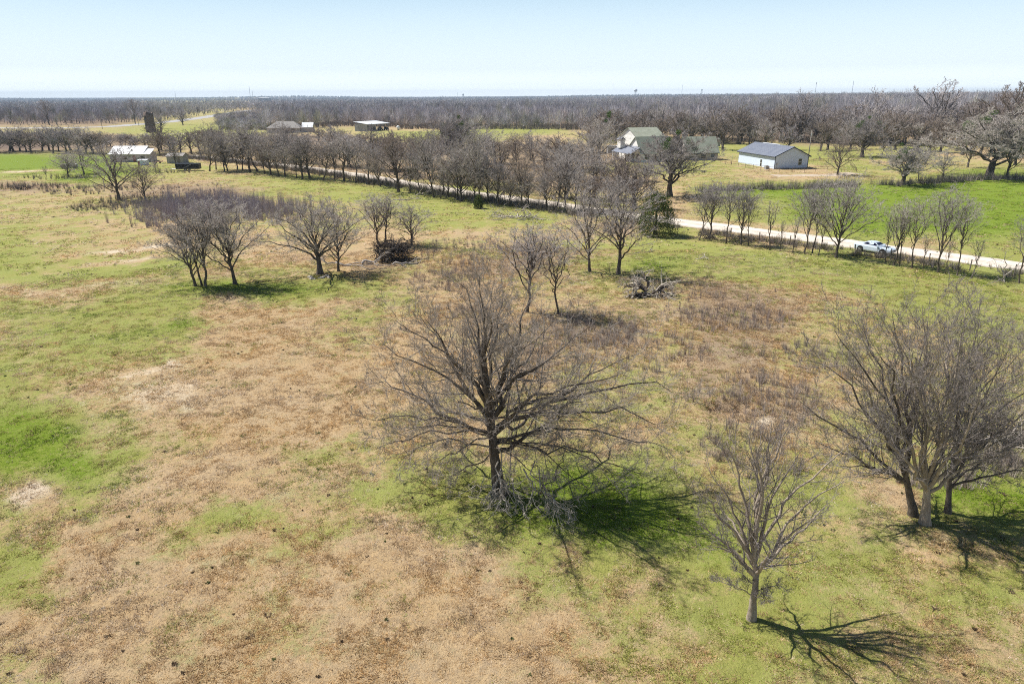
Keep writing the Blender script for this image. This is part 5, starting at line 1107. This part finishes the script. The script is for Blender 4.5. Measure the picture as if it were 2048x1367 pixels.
m = MB(); m.box(1.05, 1.9, -.34, -.12, .955, .985); m.box(1.05, 1.9, .12, .34, .955, .985); m.build('bonnet_reflection', M['black'], t)  # dark reflection on the bonnet, drawn as two black strips

# ------------------------------------------------------------------ fences and poles
def fence(name, label, pxs, step, hp, rp, rails, mp, rail_r, mr, pts=None, jit=.05):
    P = np.array([G(*p)[:2] for p in pxs]) if pts is None else np.array(pts)
    s = np.concatenate([[0], np.cumsum(np.linalg.norm(np.diff(P, axis=0), axis=1))]); n = max(2, int(s[-1] / step) + 1); tt = np.linspace(0, s[-1], n)
    X = np.interp(tt, s, P[:, 0]); Y = np.interp(tt, s, P[:, 1]); Z = h(X, Y); o0 = np.array([X[0], Y[0], Z[0]]); t = thing(name, label, 'fence', o0); rg = np.random.RandomState(n)
    first = None
    for k in range(n):
        lx, ly = rg.randn(2) * jit
        m = MB(); hk = hp * (1 + rg.randn() * jit); a = np.array([X[k], Y[k], Z[k] - .1]) - o0; m.bar(a, a + [lx, ly, hk + .1], rp, n=6); m.build('post', M[mp], t)
    for z in rails:
        m = MB()
        for k in range(n - 1): m.bar(np.array([X[k], Y[k], Z[k] + z]) - o0, np.array([X[k + 1], Y[k + 1], Z[k + 1] + z]) - o0, rail_r, n=4)
        m.build('rail' if rail_r > .02 else 'wire', M[mr], t)
    return t
fence('pipe_fence', 'brown pipe rail fence round the metal barn', [(1397, 321), (1432, 325), (1462, 331), (1519, 340), (1545, 344), (1560, 345.5), (1604, 345), (1645, 343), (1712, 345)], 3.6, 1.35, .05, (1.3, .75), 'pipe', .035, 'pipe')
fence('pipe_fence', 'short pipe rail fence running off behind the right side of the barn', [(1626, 326), (1660, 327), (1700, 330), (1712, 345)], 4, 1.35, .05, (1.3, .75), 'pipe', .035, 'pipe')
fence('rail_fence', 'dark wooden rail fence in the paddock left of the farmhouse', [(1130, 312), (1160, 316), (1197, 324), (1240, 327)], 3, 1.3, .07, (.5, .9, 1.25), 'post', .05, 'post')
x, y = RD[:, 0], RD[:, 1]; dR = np.gradient(RD, axis=0); dR /= np.linalg.norm(dR, axis=1)[:, None]; FP = np.stack([x - dR[:, 1] * side * 6.8, y + dR[:, 0] * side * 6.8], 1)
px, py, _ = proj(FP[:, 0], FP[:, 1], FP[:, 0] * 0); q = (px > 1120) & (px < 2150)
fence('wire_fence', 'old wire fence on crooked posts along the near side of the dirt road', None, 4.2, 1.35, .07, (.4, .8, 1.2), 'post', .008, 'steel', pts=FP[q][::3])
fence('wire_fence', 'wire fence along the far edge of the bright green field', [(1500, 381), (1620, 377), (1740, 373), (1880, 366), (2100, 358)], 5, 1.3, .06, (.5, 1.1), 'post', .012, 'steel')
fence('wire_fence', 'thin wire fence behind the metal barn at the woods edge', [(1690, 303), (1760, 303), (1840, 300), (1960, 303)], 7, 1.3, .07, (.5, 1.1), 'post', .015, 'steel')
def pole(px, yb, yt, label, arm=True, lamp=False, r=.14):
    b = G(px, yb); H = AT(px, yt, b[1])[2] - b[2]; t = thing('utility_pole', label, 'pole', b, .4)
    m = MB(); m.bar((0, 0, -.3), (0, 0, H), r, r * .65, 10); m.build('shaft', M['pole_wood'], t, True)
    if arm: m = MB(); m.box(-1.1, 1.1, -.06, .06, H - .7, H - .55); m.build('crossarm', M['pole_wood'], t)
    for x in ((-1, 0, 1) if arm else (0,)): m = MB(); zt = H - .55 if arm else H; m.bar((x, 0, zt + .002), (x, 0, zt + .2), .05, n=8); m.build('insulator', M['white_trim'], t)
    if lamp: m = MB(); m.bar((.1, 0, H - 1.6), (.1, .0, H - .9), .22, n=12); m.build('transformer', M['steel'], t)
pole(1616, 319, 261, 'tall utility pole with transformer just right of the metal barn', False, True, .17)
pole(1384, 318, 286, 'thin pole standing at the garage corner', False, False, .08)
pole(556, 272, 247, 'utility pole in front of the grey-roofed house', True)
pole(617, 271, 250, 'utility pole at the right end of the grey-roofed house', False)
pole(205, 258, 231, 'utility pole beside the paved road at left', True, r=.18); pole(116, 254, 234, 'utility pole by the paved road in front of the far left woods', True, r=.18); pole(278, 252, 232, 'utility pole left of the old silo', True, r=.16)
pole(1463, 329, 312, 'short grey post at the left corner of the barn yard', False, r=.07)

# ------------------------------------------------------------------ towers on the horizon
M['tower'] = mat('pale_tower_paint', (.62, .66, .70), .5); M['mast'] = mat('mast_steel', (.30, .32, .36), .6)
def far_pos(px, D): a = (px - 1024) / FPX / math.cos(PITCH); x = a * D; return np.array([x, D, float(h(x, D))])
def water_tower(px, D, ztop, rb, label, paint='tower'):
    p = far_pos(px, D); H = ztop - p[2]; t = thing('water_tower', label, 'water tower', p); m = MB(); zc = H - rb * .9
    m.loft([[(math.cos(a) * rb * math.cos(e), math.sin(a) * rb * math.cos(e), zc + rb * .85 * math.sin(e)) for a in np.arange(24) * .2618] for e in np.linspace(-1.5, 1.5, 11)]); m.build('tank', M[paint], t, True)
    for k in range(6): a = k * 1.047 + .3; m = MB(); m.bar((math.cos(a) * rb * 1.15, math.sin(a) * rb * 1.15, -1), (math.cos(a) * rb * .8, math.sin(a) * rb * .8, zc), .7, .5, 8); m.build('leg', M[paint], t)
    m = MB(); m.bar((0, 0, -1), (0, 0, zc), 1.1, n=12); m.build('riser', M[paint], t)
def mast(px, D, ztop, wd, label, top=False):
    p = far_pos(px, D); H = ztop - p[2]; t = thing('radio_mast', label, 'mast', p); m = MB(); C3 = [(math.cos(a) * wd, math.sin(a) * wd) for a in (0, 2.094, 4.189)]
    for c in C3: m.bar((c[0], c[1], -1), (c[0] * .6, c[1] * .6, H), .32, n=4)
    n = 14
    for k in range(n):
        f0 = 1 - .4 * k / n; f1 = 1 - .4 * (k + 1) / n
        for i in range(3): a, b = C3[i], C3[(i + 1) % 3]; m.bar((a[0] * f0, a[1] * f0, H * k / n), (b[0] * f1, b[1] * f1, H * (k + 1) / n), .18, n=4)
    m.build('lattice', M['mast'], t)
    if top: m = MB(); m.box(-wd * 1.3, wd * 1.3, -1, 1, H - 4, H + 1.5); m.build('antenna', M['mast'], t)
def zt(px, py, D): return AT(px, py, D)[2]
water_tower(1244, 3600, zt(1244, 177.5, 3600), 8.5, 'white water tower on the horizon above the farmhouse')
water_tower(939, 5200, zt(939, 187, 5200), 7, 'small distant water tower on the horizon left of centre')
water_tower(1361, 4600, zt(1361, 178.5, 4600), 5, 'small grey water tower on the horizon right of the white one', 'mast')
for px, py, D, wd, l, tp in [(562, 173, 4200, 1.1, 'taller of two close masts on the left horizon', False), (566.5, 181, 4300, .9, 'shorter of two close masts on the left horizon', False), (430, 183, 4800, .8, 'faint lone mast on the far left horizon', False), (1326, 170, 4200, .7, 'thin mast between the two water towers', False),
        (1562, 166, 3600, 1.1, 'mast with boxy head on the right horizon', True), (1627, 162, 3600, .9, 'slender mast right of the boxy-headed one', False), (929, 184, 5200, .8, 'faint mast beside the small distant water tower', False)]:
    mast(px, D, zt(px, py, D), wd, l, tp)
t = thing('warehouse', 'long pale roof far off on the left horizon', 'warehouse', far_pos(583, 3300)); m = MB(); m.box(-20, 25, 0, 40, 0, 17); m.build('wall', M['grey_roof'], t); m = MB(); slab(m, [(-20.5, -.5, 17), (25.5, -.5, 17), (25.5, 40.5, 18.5), (-20.5, 40.5, 18.5)], .6); m.build('roof', M['white_roof'], t)

# ------------------------------------------------------------------ air between here and the horizon
m = MB(); m.box(-11000, 11000, -300, 9500, -20, 95); hz = m.build('haze', M['glass'])
hm = bpy.data.materials.new('haze_air'); hm.use_nodes = True; tt = hm.node_tree; tt.nodes.clear(); ou = tt.nodes.new('ShaderNodeOutputMaterial'); pv = tt.nodes.new('ShaderNodeVolumePrincipled')
pv.inputs['Color'].default_value = (.62, .80, 1, 1); pv.inputs['Density'].default_value = .00012; pv.inputs['Anisotropy'].default_value = 0
tt.links.new(pv.outputs[0], ou.inputs['Volume']); hz.data.materials.clear(); hz.data.materials.append(hm); tag(hz, kind='stuff')
